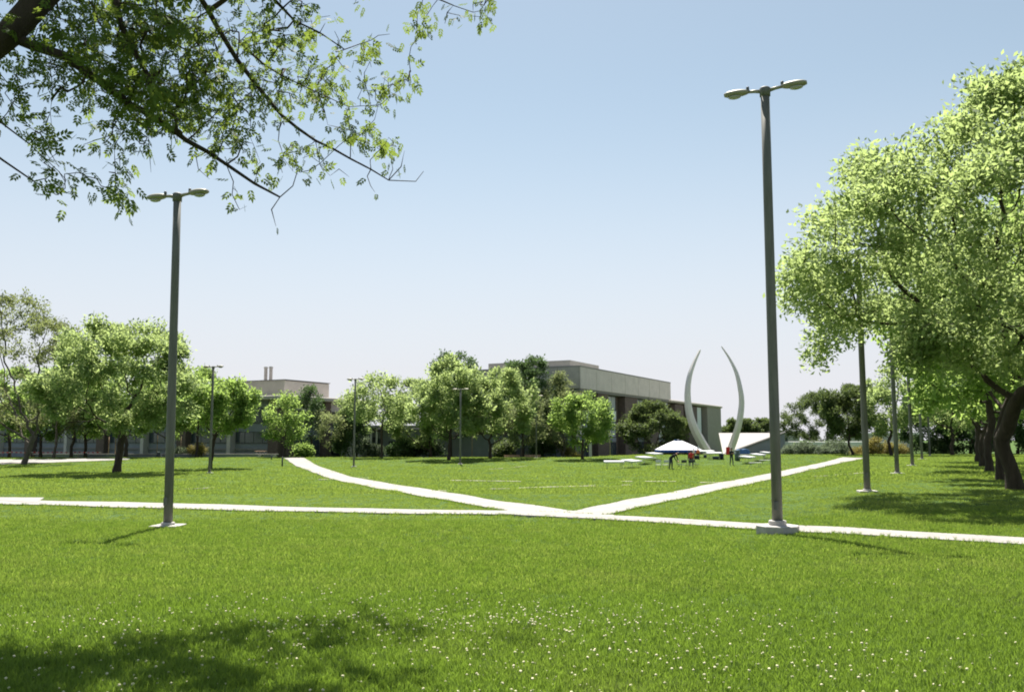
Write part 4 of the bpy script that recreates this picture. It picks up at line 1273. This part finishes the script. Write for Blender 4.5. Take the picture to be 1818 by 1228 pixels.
# ------------------------------------------------------------------ tusk sculpture
def tusk(parent, px_pts, d, name='tusk'):
    """closed tapering square horn; px_pts rows of (px, py, width px, forward offset)"""
    pts = [pt(px, py, d + off) for px, py, wd, off in px_pts]
    rad = [wd * .92 * d / FPX / 2 for px, py, wd, off in px_pts]
    # smooth resample
    q, r = [], []
    n = len(pts)
    for k in range(n - 1):
        p0, p1, p2, p3 = pts[max(k-1, 0)], pts[k], pts[k+1], pts[min(k+2, n-1)]
        for j in range(5):
            t = j / 5
            q.append(.5 * ((2*p1) + (p2-p0)*t + (2*p0 - 5*p1 + 4*p2 - p3)*t*t + (3*p1 - p0 - 3*p2 + p3)*t**3))
            r.append(rad[k] + (rad[k+1] - rad[k]) * t)
    q.append(pts[-1]); r.append(rad[-1])
    mb = MB()
    N = 4
    fwd = Vector((.35, -1, 0)).normalized()
    for k, p in enumerate(q):
        t = (q[min(k+1, len(q)-1)] - q[max(k-1, 0)]).normalized()
        u = t.cross(fwd).normalized(); v = u.cross(t).normalized()
        for a, b in ((1, .25), (.25, 1), (-.55, .8), (-1, -.1), (-.35, -1), (.75, -.75)):
            mb.v.append(tuple(p + u * a * r[k] + v * b * r[k] * .9))
    N = 6
    for k in range(len(q) - 1):
        for j in range(N):
            a, b = k*N + j, k*N + (j+1) % N
            mb.f.append((a, a+N, b+N, b))
    mb.f.append(tuple(range(N))); e = (len(q)-1)*N
    mb.f.append(tuple(e + j for j in reversed(range(N))))
    o = mb.build(name, M['tusk'], parent)
    bm = bmesh.new(); bm.from_mesh(o.data); bmesh.ops.recalc_face_normals(bm, faces=bm.faces); bm.to_mesh(o.data); bm.free()
    return o
f = on(1276, 121)
sc_ = thing('sculpture', (0, 0, 0), 0, 'tall pale sculpture of two curved tusks rising like a lyre behind the tables', 'sculpture')
tusk(sc_, [(1266, 822, 17, 1.5), (1255, 801, 17.5, 1), (1243, 781, 18, .5), (1231, 757, 17, 0), (1223, 729, 15, 0), (1220.5, 697, 12.5, 0), (1224, 668, 10, .3), (1233, 642, 7, .8), (1243, 621, 3.6, 1.2)], 120, 'tusk')
tusk(sc_, [(1287, 822, 15, 1.5), (1297, 797, 15, 1), (1306, 772, 14.5, .5), (1313, 745, 13, 0), (1316.5, 715, 11.5, 0), (1314, 690, 10, 0), (1307, 661, 8, .3), (1295, 636, 5.2, .8), (1281, 615, 2.2, 1.2)], 120, 'tusk')
MB().lathe([(1.6, -1.5), (1.6, -.9), (1.5, -.85)], 20, (xat(1276, 121), 121, 0), (1.5, 1)).build('plinth', M['footing'], sc_)

# ------------------------------------------------------------------ event things on the crest
def canopy_tent(px0, px1, d):
    x0, x1 = xat(px0, d), xat(px1, d)
    w_ = x1 - x0; cx = (x0 + x1) / 2
    ze = zat(798.5, d); zp = zat(780, d); zg = gz(cx, d + 1)
    root = thing('canopy_tent', (cx, d + w_/2, zg), 0, 'white pop-up canopy with blue valance beside the left tusk', 'canopy')
    e, p = ze - zg, zp - zg
    mb = MB(); h = w_ / 2
    prof = [(1, 0), (.72, .33), (.45, .62), (.2, .86), (0.02, 1)]
    for s, t in prof:
        for a, b in ((-1, -1), (1, -1), (1, 1), (-1, 1)):
            mb.v.append((a*h*s, b*h*s, e + (p - e)*t))
    for k in range(len(prof) - 1):
        for j in range(4):
            a, b = k*4 + j, k*4 + (j+1) % 4
            mb.f.append((a, b, b+4, a+4))
    mb.f.append((16, 17, 18, 19))
    mb.build('roof', M['canopy'], root)
    mb = MB()
    for sgn, ax in ((-1, 0), (1, 0), (-1, 1), (1, 1)):
        if ax == 0: mb.box((0, sgn*(h + .005), e - .13), (2*h + .03, .02, .26))
        else: mb.box((sgn*(h + .005), 0, e - .13), (.02, 2*h - .02, .26))
    mb.build('valance', M['blue_cloth'], root)
    MB().box((-.1, -h*.16, p - .10), (.9, .05, .16), 0, .12).build('vent_flap', M['blue_tarp'], root)
    for a in (-1, 1):
        for b in (-1, 1):
            MB().box((a*(h - .06), b*(h - .06), (e - .26)/2), (.06, .06, e - .26)).build('leg', M['metal_grey'], root)
    return root
canopy_tent(1174, 1247, 110)

def folding_table(loc, yaw, L, W, H, label, group, cloth=False, m='plastic_white'):
    root = thing('folding_table', loc, yaw, label, 'table', group)
    root.rotation_euler = (R(5), 0, yaw)
    MB().box((0, 0, H - .025), (L, W, .05)).build('table_top', M[m], root, bevel=.01)
    sk = MB()
    for sg in (-1, 1):
        sk.box((0, sg*(W/2 + .006), H - .07), (L + .02, .01, .12)).box((sg*(L/2 + .006), 0, H - .07), (.01, W, .12))
    sk.build('tablecloth', M['canopy'], root)
    for s in (-1, 1):
        mb = MB()
        x = s * (L/2 - .25)
        mb.tube([(x, -W/2 + .08, 0), (x, -W/2 + .08, H - .05)], .016, 5); mb.tube([(x, W/2 - .08, 0), (x, W/2 - .08, H - .05)], .016, 5)
        mb.tube([(x, -W/2 + .08, .12), (x, W/2 - .08, .12)], .012, 5)
        mb.build('leg_frame', M['metal_grey'], root)
    return root
def bench(loc, yaw, L, label, group):
    root = thing('bench', loc, yaw, label, 'bench', group)
    MB().box((0, 0, .43), (L, .30, .045)).build('seat', M['plastic_white'], root, bevel=.01)
    for s in (-1, 1):
        MB().tube([(s*(L/2-.2), -.12, 0), (s*(L/2-.22), -.11, .41)], .014, 5).tube([(s*(L/2-.2), .12, 0), (s*(L/2-.22), .11, .41)], .014, 5).build('leg_frame', M['metal_grey'], root)
    return root
GT, GBn = 'white folding tables set out on the lawn', 'white folding benches on the lawn'
folding_table(at(1090, 833), R(4), 1.75, .8, .76, 'white folding table at the left end of the left table row', GT)
folding_table(at(1121, 831), R(58), 2.3, 1.1, .76, 'white folding table with dark shadow, second of the left row', GT)
folding_table(at(1143, 823.5), R(58), 2.3, 1.1, .76, 'white folding table third of the left row', GT)
folding_table(at(1161, 816), R(58), 2.3, 1.1, .76, 'white folding table at the far end of the left row near the canopy', GT)
folding_table(at(1253, 812), R(2), 1.9, .8, .8, 'white folding table behind, between the canopy and the end brick wall', GT)
folding_table(at(1268, 815), R(2), 1.7, .8, .76, 'white folding table with black bins under it, before the brick end wall', GT)
folding_table(at(1326, 822.5), R(58), 2.3, 1.1, .76, 'white folding table right of the standing man', GT)
folding_table(at(1345, 818), R(58), 2.3, 1.1, .76, 'white folding table behind the first, left of the near lamp pole', GT)
folding_table(at(1359, 814), R(58), 1.6, .9, .76, 'white folding table farthest right, half behind the near lamp pole', GT)
bench(at(1113, 822.5), R(40), 1.6, 'white bench behind the second left table', GBn)
bench(at(1155, 820), R(40), 1.6, 'white bench in front of the far left-row table', GBn)
bench(at(1341, 829), R(33), 1.6, 'white bench in front of the right tables, nearer the standing man', GBn)
bench(at(1359, 824), R(33), 1.6, 'white bench in front of the right tables, against the near lamp pole', GBn)
bench(at(1330, 813.5), R(2), 2.4, 'white bench beyond the right tables at the lawn crest', GBn)

def folding_chair(loc, yaw, m, label, group):
    root = thing('folding_chair', loc, yaw, label, 'chair', group)
    MB().box((0, 0, .45), (.44, .40, .03)).build('seat', M[m], root, bevel=.008)
    MB().box((0, .22, .74), (.44, .03, .24)).build('backrest', M[m], root, bevel=.008)
    for s in (-1, 1):
        MB().tube([(s*.22, -.22, 0), (s*.22, .20, .60), (s*.22, .23, .87)], .013, 5).build('leg', M[m if m == 'chair_dark' else 'metal_grey'], root)
        MB().tube([(s*.20, .24, 0), (s*.20, -.12, .46)], .013, 5).build('leg', M[m if m == 'chair_dark' else 'metal_grey'], root)
    return root
GC = 'folding chairs on the lawn by the bending man'
folding_chair(at(1169, 833.5), R(170), 'plastic_white', 'white folding chair left of the bending man', GC)
folding_chair(at(1182, 833.5), R(190), 'plastic_white', 'white folding chair touching the bending man', GC)
folding_chair(at(1214, 833.5), R(178), 'chair_dark', 'dark folding chair, left of the two right of the bending man', GC)
folding_chair(at(1226, 833.5), R(183), 'chair_dark', 'dark folding chair below the person in red', GC)
folding_chair(at(1236.5, 832.5), R(100), 'chair_dark', 'dark folding chair seen edge-on, rightmost of the chairs', GC)
folding_chair(at(1205.5, 832), R(80), 'chair_dark', 'dark folding chair seen edge-on beside the bending man', GC)

def bin_(loc, r, h, m, label, group=None, name='waste_bin'):
    root = thing(name, loc, 0, label, 'bin', group)
    MB().lathe([(r*.86, 0), (r, h*.92)], 14).build('body', M[m], root, True)
    MB().lathe([(r*1.06, h*.92), (r*1.06, h*.97), (r*.7, h)], 14).build('rim', M[m], root, True)
    return root
bin_(at(1281, 815), .26, .62, 'bin_black', 'dark bin at the right end of the white tables')
def crate(loc, yaw, d, label):
    root = thing('storage_box', loc, yaw, label, 'box', 'dark boxes under the white tables')
    MB().box((0, 0, d[2]*.42), (d[0], d[1], d[2]*.84)).build('body', M['bin_black'], root, bevel=.02)
    MB().box((0, 0, d[2]*.92), (d[0]*1.04, d[1]*1.05, d[2]*.14)).build('lid', M['blue_tarp'], root, bevel=.01)
crate(at(1271, 815.6), .05, (.62, .36, .36), 'long dark box under the table before the brick wall')
crate(at(1237, 814.6), .1, (.5, .36, .40), 'dark box under the orange-shirted person')
crate(at(1252, 812.6), .1, (.30, .3, .36), 'small dark box under the back table')
# barrel and blue covered cart by the tusk
bin_(at(1309, 817.5), .30, 1.15, 'bin_green', 'grey-green barrel just right of the standing man')
c0 = at(1319, 812.5)
cart = thing('covered_cart', c0, R(6), 'blue tarp covered cart behind the grey-green barrel', 'cart')
mb = MB()
prof = [(-.75, .42), (-.78, .78), (-.55, 1.02), (-.1, .98), (.3, 1.04), (.66, .9), (.78, .62), (.74, .42)]
for y_ in (-.35, .35):
    for a, b in prof: mb.v.append((a, y_, b))
n = len(prof)
for k in range(n): mb.f.append((k, (k+1) % n, n + (k+1) % n, n + k))
mb.f.append(tuple(reversed(range(n)))); mb.f.append(tuple(range(n, 2*n)))
mb.build('tarp', M['blue_tarp'], cart, bevel=.06)
MB().box((0, 0, .36), (1.4, .6, .1)).build('deck', M['metal_grey'], cart)
for a in (-.5, .5):
    for b in (-.3, .3):
        w_ = MB(); w_.tube([(a, b - .03, .16), (a, b + .03, .16)], .16, 10); w_.build('wheel', M['bin_black'], cart)
# red banner on a stand
b0 = at(1292.5, 807.5)
bn = thing('red_banner', b0, 0, 'red upright banner at the foot of the right tusk', 'banner')
MB().box((0, 0, .50), (.46, .03, .92)).build('cloth', M['red'], bn)
MB().box((0, .04, .03), (.5, .3, .05)).tube([(0, .05, .05), (0, .05, .96)], .014, 6).build('stand', M['metal_grey'], bn)

# ------------------------------------------------------------------ people
def person(loc, yaw, label, shirt, trousers, pose='stand', scale=1.0, sleeves=True):
    J, E_, Rr = [], [], []
    def j(p, r): J.append(Vector(p)); Rr.append(r); return len(J) - 1
    def e(a, b): E_.append((a, b)); return b
    lean = 1.0 if pose == 'bend' else 0.0
    # y forward is -y
    def sp(z, y=0.0):
        """spine point at height z above hips after leaning"""
        a = R(62) * lean
        return Vector((0, -math.sin(a) * z + y * math.cos(a), .95 + math.cos(a) * z + y * math.sin(a)))
    pel = j((0, 0, .95), .135)
    wst = j(sp(.17), .125); che = j(sp(.36), .15); shc = j(sp(.49), .10); nek = j(sp(.56), .06)
    hd = sp(.70) + Vector((0, -.02, 0 if not lean else -.04))
    h0_ = j(sp(.62), .075); h1 = j(hd, .10); h2 = j(hd + (sp(.80) - sp(.70)) * .8, .075)
    e(pel, wst); e(wst, che); e(che, shc); e(shc, nek); e(nek, h0_); e(h0_, h1); e(h1, h2)
    hands = []
    for s in (-1, 1):
        spread = {'stand': .10, 'bend': .17, 'point': .09}[pose]
        hp = j((s*.095, 0, .90), .10)
        kn = j((s*(.095 + spread*.4), -.03, .50), .068); an = j((s*(.095 + spread*.8), .02, .09), .045); to = j((s*(.10 + spread*.9), -.15, .04), .038)
        e(pel, hp); e(hp, kn); e(kn, an); e(an, to)
        sh = j(sp(.46) + Vector((s*.18, 0, 0)), .065)
        if pose == 'bend':
            el = sp(.40) + Vector((s*.22, -.12, -.26)); wr = sp(.42) + Vector((s*.13, -.24, -.46))
        elif pose == 'point':
            el = Vector((s*.24, -.08, 1.15)); wr = Vector((s*.10, -.26, 1.22))
        else:
            el = Vector((s*.25, .03, 1.15)); wr = Vector((s*.26, -.06, .90))
        ei = j(el, .046); wi = j(wr, .030)
        dv = (wr - el).normalized()
        e(che, sh); e(sh, ei); e(ei, wi)
        hands.append((wr, dv, s))
    me = bpy.data.meshes.new('body'); me.from_pydata([tuple(v) for v in J], E_, [])
    ob = bpy.data.objects.new('body', me); COL.objects.link(ob)
    ob.modifiers.new('skin', 'SKIN'); ss = ob.modifiers.new('sub', 'SUBSURF'); ss.levels = 1; ss.render_levels = 1
    for k, sv in enumerate(me.skin_vertices[0].data):
        sv.radius = (Rr[k] * (1.25 if k in (che, wst, pel) else 1), Rr[k] * (.85 if k in (che, wst, pel) else 1)); sv.use_root = (k == pel)
    dg = bpy.context.evaluated_depsgraph_get()
    m2 = bpy.data.meshes.new_from_object(ob.evaluated_get(dg))
    bpy.data.objects.remove(ob)
    # hands: palm, four fingers and a thumb, curled
    mb = MB()
    for wr, dv, s in hands:
        side = dv.cross(Vector((0, 1, 0)));
        side = side.normalized() if side.length > .1 else Vector((1, 0, 0))
        nrm = side.cross(dv).normalized()
        mb.tube([wr - dv*.02, wr + dv*.04, wr + dv*.09], [.026, .036, .034], 7)
        for q in range(4):
            b0_ = wr + dv*.085 + side*(-.03 + .02*q); ln = (.055, .068, .064, .050)[q]
            mb.tube([b0_, b0_ + dv*ln*.5 - nrm*.006, b0_ + dv*ln*.85 - nrm*.026], [.009, .0085, .007], 5)
        t0 = wr + dv*.03 + side*.032*s
        mb.tube([t0, t0 + dv*.03 + side*.022*s, t0 + dv*.055 + side*.026*s - nrm*.01], [.011, .010, .008], 5)
    # nose, ears
    fw_ = Vector((0, -1, 0)) if not lean else Vector((0, -.5, -.85)).normalized()
    mb.tube([hd + fw_*.085 + Vector((0, 0, .01)), hd + fw_*.125 + Vector((0, 0, -.015))], [.012, .016], 6)
    for s in (-1, 1):
        mb.tube([hd + Vector((s*.09, .0, -.02)), hd + Vector((s*.105, .01, .02))], [.014, .018], 6)
    bm = bmesh.new(); bm.from_mesh(m2)
    tmp = bpy.data.meshes.new('tmp'); tmp.from_pydata(mb.v, [], mb.f); nb = len(bm.faces)
    bm.from_mesh(tmp); bm.to_mesh(m2); bm.free(); bpy.data.meshes.remove(tmp)
    m2.materials.clear()
    for k in ('skin', shirt, trousers, 'black_cloth'): m2.materials.append(M[k])
    root = thing('person', loc, yaw, label, 'person')
    neckp, headp = J[nek], J[h0_]
    for k, p in enumerate(m2.polygons):
        c = p.center
        mi = 1
        if k >= nb: mi = 0
        elif c.z < .075: mi = 3
        elif c.z < .97 and (abs(c.x) < .22 or c.z < .8) and not (lean and (c - sp(.25)).length < .3): mi = 2
        elif (c - hd).length < .15 or (c - headp).length < .08: mi = 0
        elif (c - hands[0][0]).length < .05 or (c - hands[1][0]).length < .05: mi = 0
        if pose == 'stand' and k < nb and abs(c.x) > .205 and c.z > .8: mi = 1 if c.z > 1.16 or sleeves else 0
        p.material_index = mi; p.use_smooth = True
    link('body', m2, None, root)
    mb = MB()
    mb.lathe([(.104, -.02), (.112, .03), (.10, .08), (.05, .115), (.01, .12)], 12)
    hr = mb.build('hair', M['hair'], root, True)
    hr.location = hd + Vector((0, .018, .02)) if not lean else hd + Vector((0, -.02, .02))
    hr.rotation_euler = (R(58) if lean else R(-8), 0, 0)
    root.scale = (scale,) * 3
    return root
person(at(1191, 833.5), R(52), 'person bending forward in black top and dark trousers beside the white chairs', 'black_cloth', 'navy_cloth', 'bend', 1.12)
person(at(1299, 826.5), R(12), 'person standing in black shirt and grey-green trousers, hands at waist', 'black_cloth', 'teal_cloth', 'point', 1.0)
person(at(1227.5, 829), R(170), 'person in red shirt and dark trousers behind the dark chairs', 'red_cloth', 'black_cloth', 'stand', .92)
person(at(1222.8, 817), R(20), 'person in dark clothes left of the red-shirted person', 'navy_cloth', 'navy_cloth', 'stand', .62)
person(at(1239.5, 815.5), R(-20), 'person in orange shirt by the right corner of the canopy', 'orange_cloth', 'black_cloth', 'stand', .72)
person(at(1232, 814.5), R(30), 'person in white shirt left of the orange-shirted person', 'white_cloth', 'navy_cloth', 'stand', .66)
person(at(1356, 812.5), R(10), 'small person in dark clothes beyond the right tables', 'black_cloth', 'black_cloth', 'stand', .5)

# ------------------------------------------------------------------ benches, posts, tape at the far lawn edge
def slat_bench(px0, px1, d, label):
    x0, x1 = xat(px0, d), xat(px1, d)
    L = x1 - x0
    zg = zat(815, d); H = zat(807, d) - zg
    root = thing('slatted_bench', ((x0 + x1)/2, d, zg), 0, label, 'bench', 'pink slatted benches at the lawn edge')
    n = 7
    for k in range(n):
        MB().box((-L/2 + L*(k + .5)/n, 0, H*.55), (L/n*.86, .05, H*.8)).build('slat', M['wood_bench'], root)
    MB().box((0, .035, H*.97), (L + .05, .12, H*.07)).build('top_rail', M['wood_bench'], root)
    MB().box((0, -.3, H*.5), (L, .45, .05)).build('seat', M['wood_bench'], root)
    for s in (-1, 1):
        MB().box((s*(L/2 - .1), -.2, H*.22), (.08, .5, H*.5)).build('leg', M['brown_brick'], root)
slat_bench(895, 923, 115, 'pink slatted bench on the left of the pair before the blue wall')
slat_bench(931, 960, 115, 'pink slatted bench on the right, behind the lamp post')
f = on(1048, 116)
o = thing('concrete_marker', f, 0, 'pale upright concrete marker beside the mid green tree', 'post')
hz = zat(780, 116) - f.z
MB().box((0, 0, hz/2), (.36, .3, hz)).build('shaft', M['light_wall'], o, bevel=.03)
MB().box((0, 0, hz + .05), (.42, .36, .1)).build('cap', M['footing'], o, bevel=.02)
def stake(px, d, ytop, label, m='stake', r=.05):
    f = on(px, d); h = zat(ytop, d) - f.z
    o = thing('timber_stake', f, 0, label, 'post', 'thin pale posts by the left building')
    MB().tube([(0, 0, -.1), (.02, 0, h)], [r, r*.8], 7).build('shaft', M[m], o, True)
    MB().box((0, 0, h*.7), (r*3, r*1.2, .07)).build('tie', M['black_cloth'], o)
stake(193, 119, 775, 'thin pale post left of the big ash trunk, the outer of two')
stake(205, 118, 745, 'taller thin pale post close to the big ash trunk')
stake(279, 119, 772, 'thin pale post above the tilted white board')
stake(321, 119.5, 774, 'thin pale post right of the left lamp pole')
stake(838, 119, 768, 'thin yellow-brown stake left of the round pale ash')
def bollard(px, py, hp, label):
    f = at(px, py); h = hp * f.y / FPX
    o = thing('bollard', f, 0, label, 'bollard', 'short dark posts by the left diagonal path')
    MB().lathe([(.07, -.05), (.07, h*.92)], 10).build('shaft', M['dark_frame'], o, True)
    MB().lathe([(.085, h*.92), (.085, h*.97), (.03, h)], 10).build('cap', M['dark_frame'], o, True)
bollard(501, 828, 17, 'short dark post beside the upper end of the diagonal path')
bollard(482, 816, 8, 'shorter dark post by the end of the seat wall')
# tilted white board
f = on(283, 113)
o = thing('folding_sign', (f.x, f.y, zat(813, 113)), R(50), 'small tilted white board on the seat wall line, left of the left lamp pole', 'sign')
MB().box((.12, 0, .42), (.05, .62, .92), 0, -.42).build('face_board', M['white_paint'], o)
MB().box((-.14, 0, .42), (.05, .62, .92), 0, .42).build('back_board', M['bin_black'], o)
# striped warning tape on thin stands at left
tp = thing('warning_tape', (0, 0, 0), 0, 'pale dashed warning tape strung between stands at far left', 'tape')
d = 114.0
mb_w, mb_p = MB(), MB()
zt = zat(802.3, d)
k = 0
for px in np.arange(-60, 180, 4.0):
    x0, x1 = xat(px, d), xat(px + 4, d)
    sag = -.05 * math.sin(math.pi * ((px + 60) % 40) / 40)
    (mb_w if k % 2 else mb_p).box(((x0+x1)/2, d, zt + sag), (x1 - x0, .02, .10)); k += 1
mb_w.build('pale_band', M['tape_white'], tp); mb_p.build('red_band', M['red'], tp)
for px in (-60, -20, 20, 60, 100, 140, 180):
    f = on(px, d)
    MB().tube([(f.x, d, f.z), (f.x, d, zt + .08)], [.02, .016], 6).build('stand', M['stake'], tp)
# small picnic table by the left building
pc = thing('picnic_table', (xat(461, 119), 119.6, zat(812, 119.6)), 0, 'small pale picnic table behind the end of the seat wall', 'table')
MB().box((0, 0, .86), (1.5, .8, .07)).build('table_top', M['wood_bench'], pc)
for s in (-1, 1):
    MB().box((0, s*.6, .48), (1.6, .26, .06)).build('seat', M['wood_bench'], pc)
    MB().box((s*.5, 0, .40), (.08, 1.2, .07)).box((s*.5, -.3, .2), (.07, .07, .4)).box((s*.5, .3, .2), (.07, .07, .4)).box((s*.5, 0, .62), (.07, .07, .4)).build('leg', M['metal_grey'], pc)
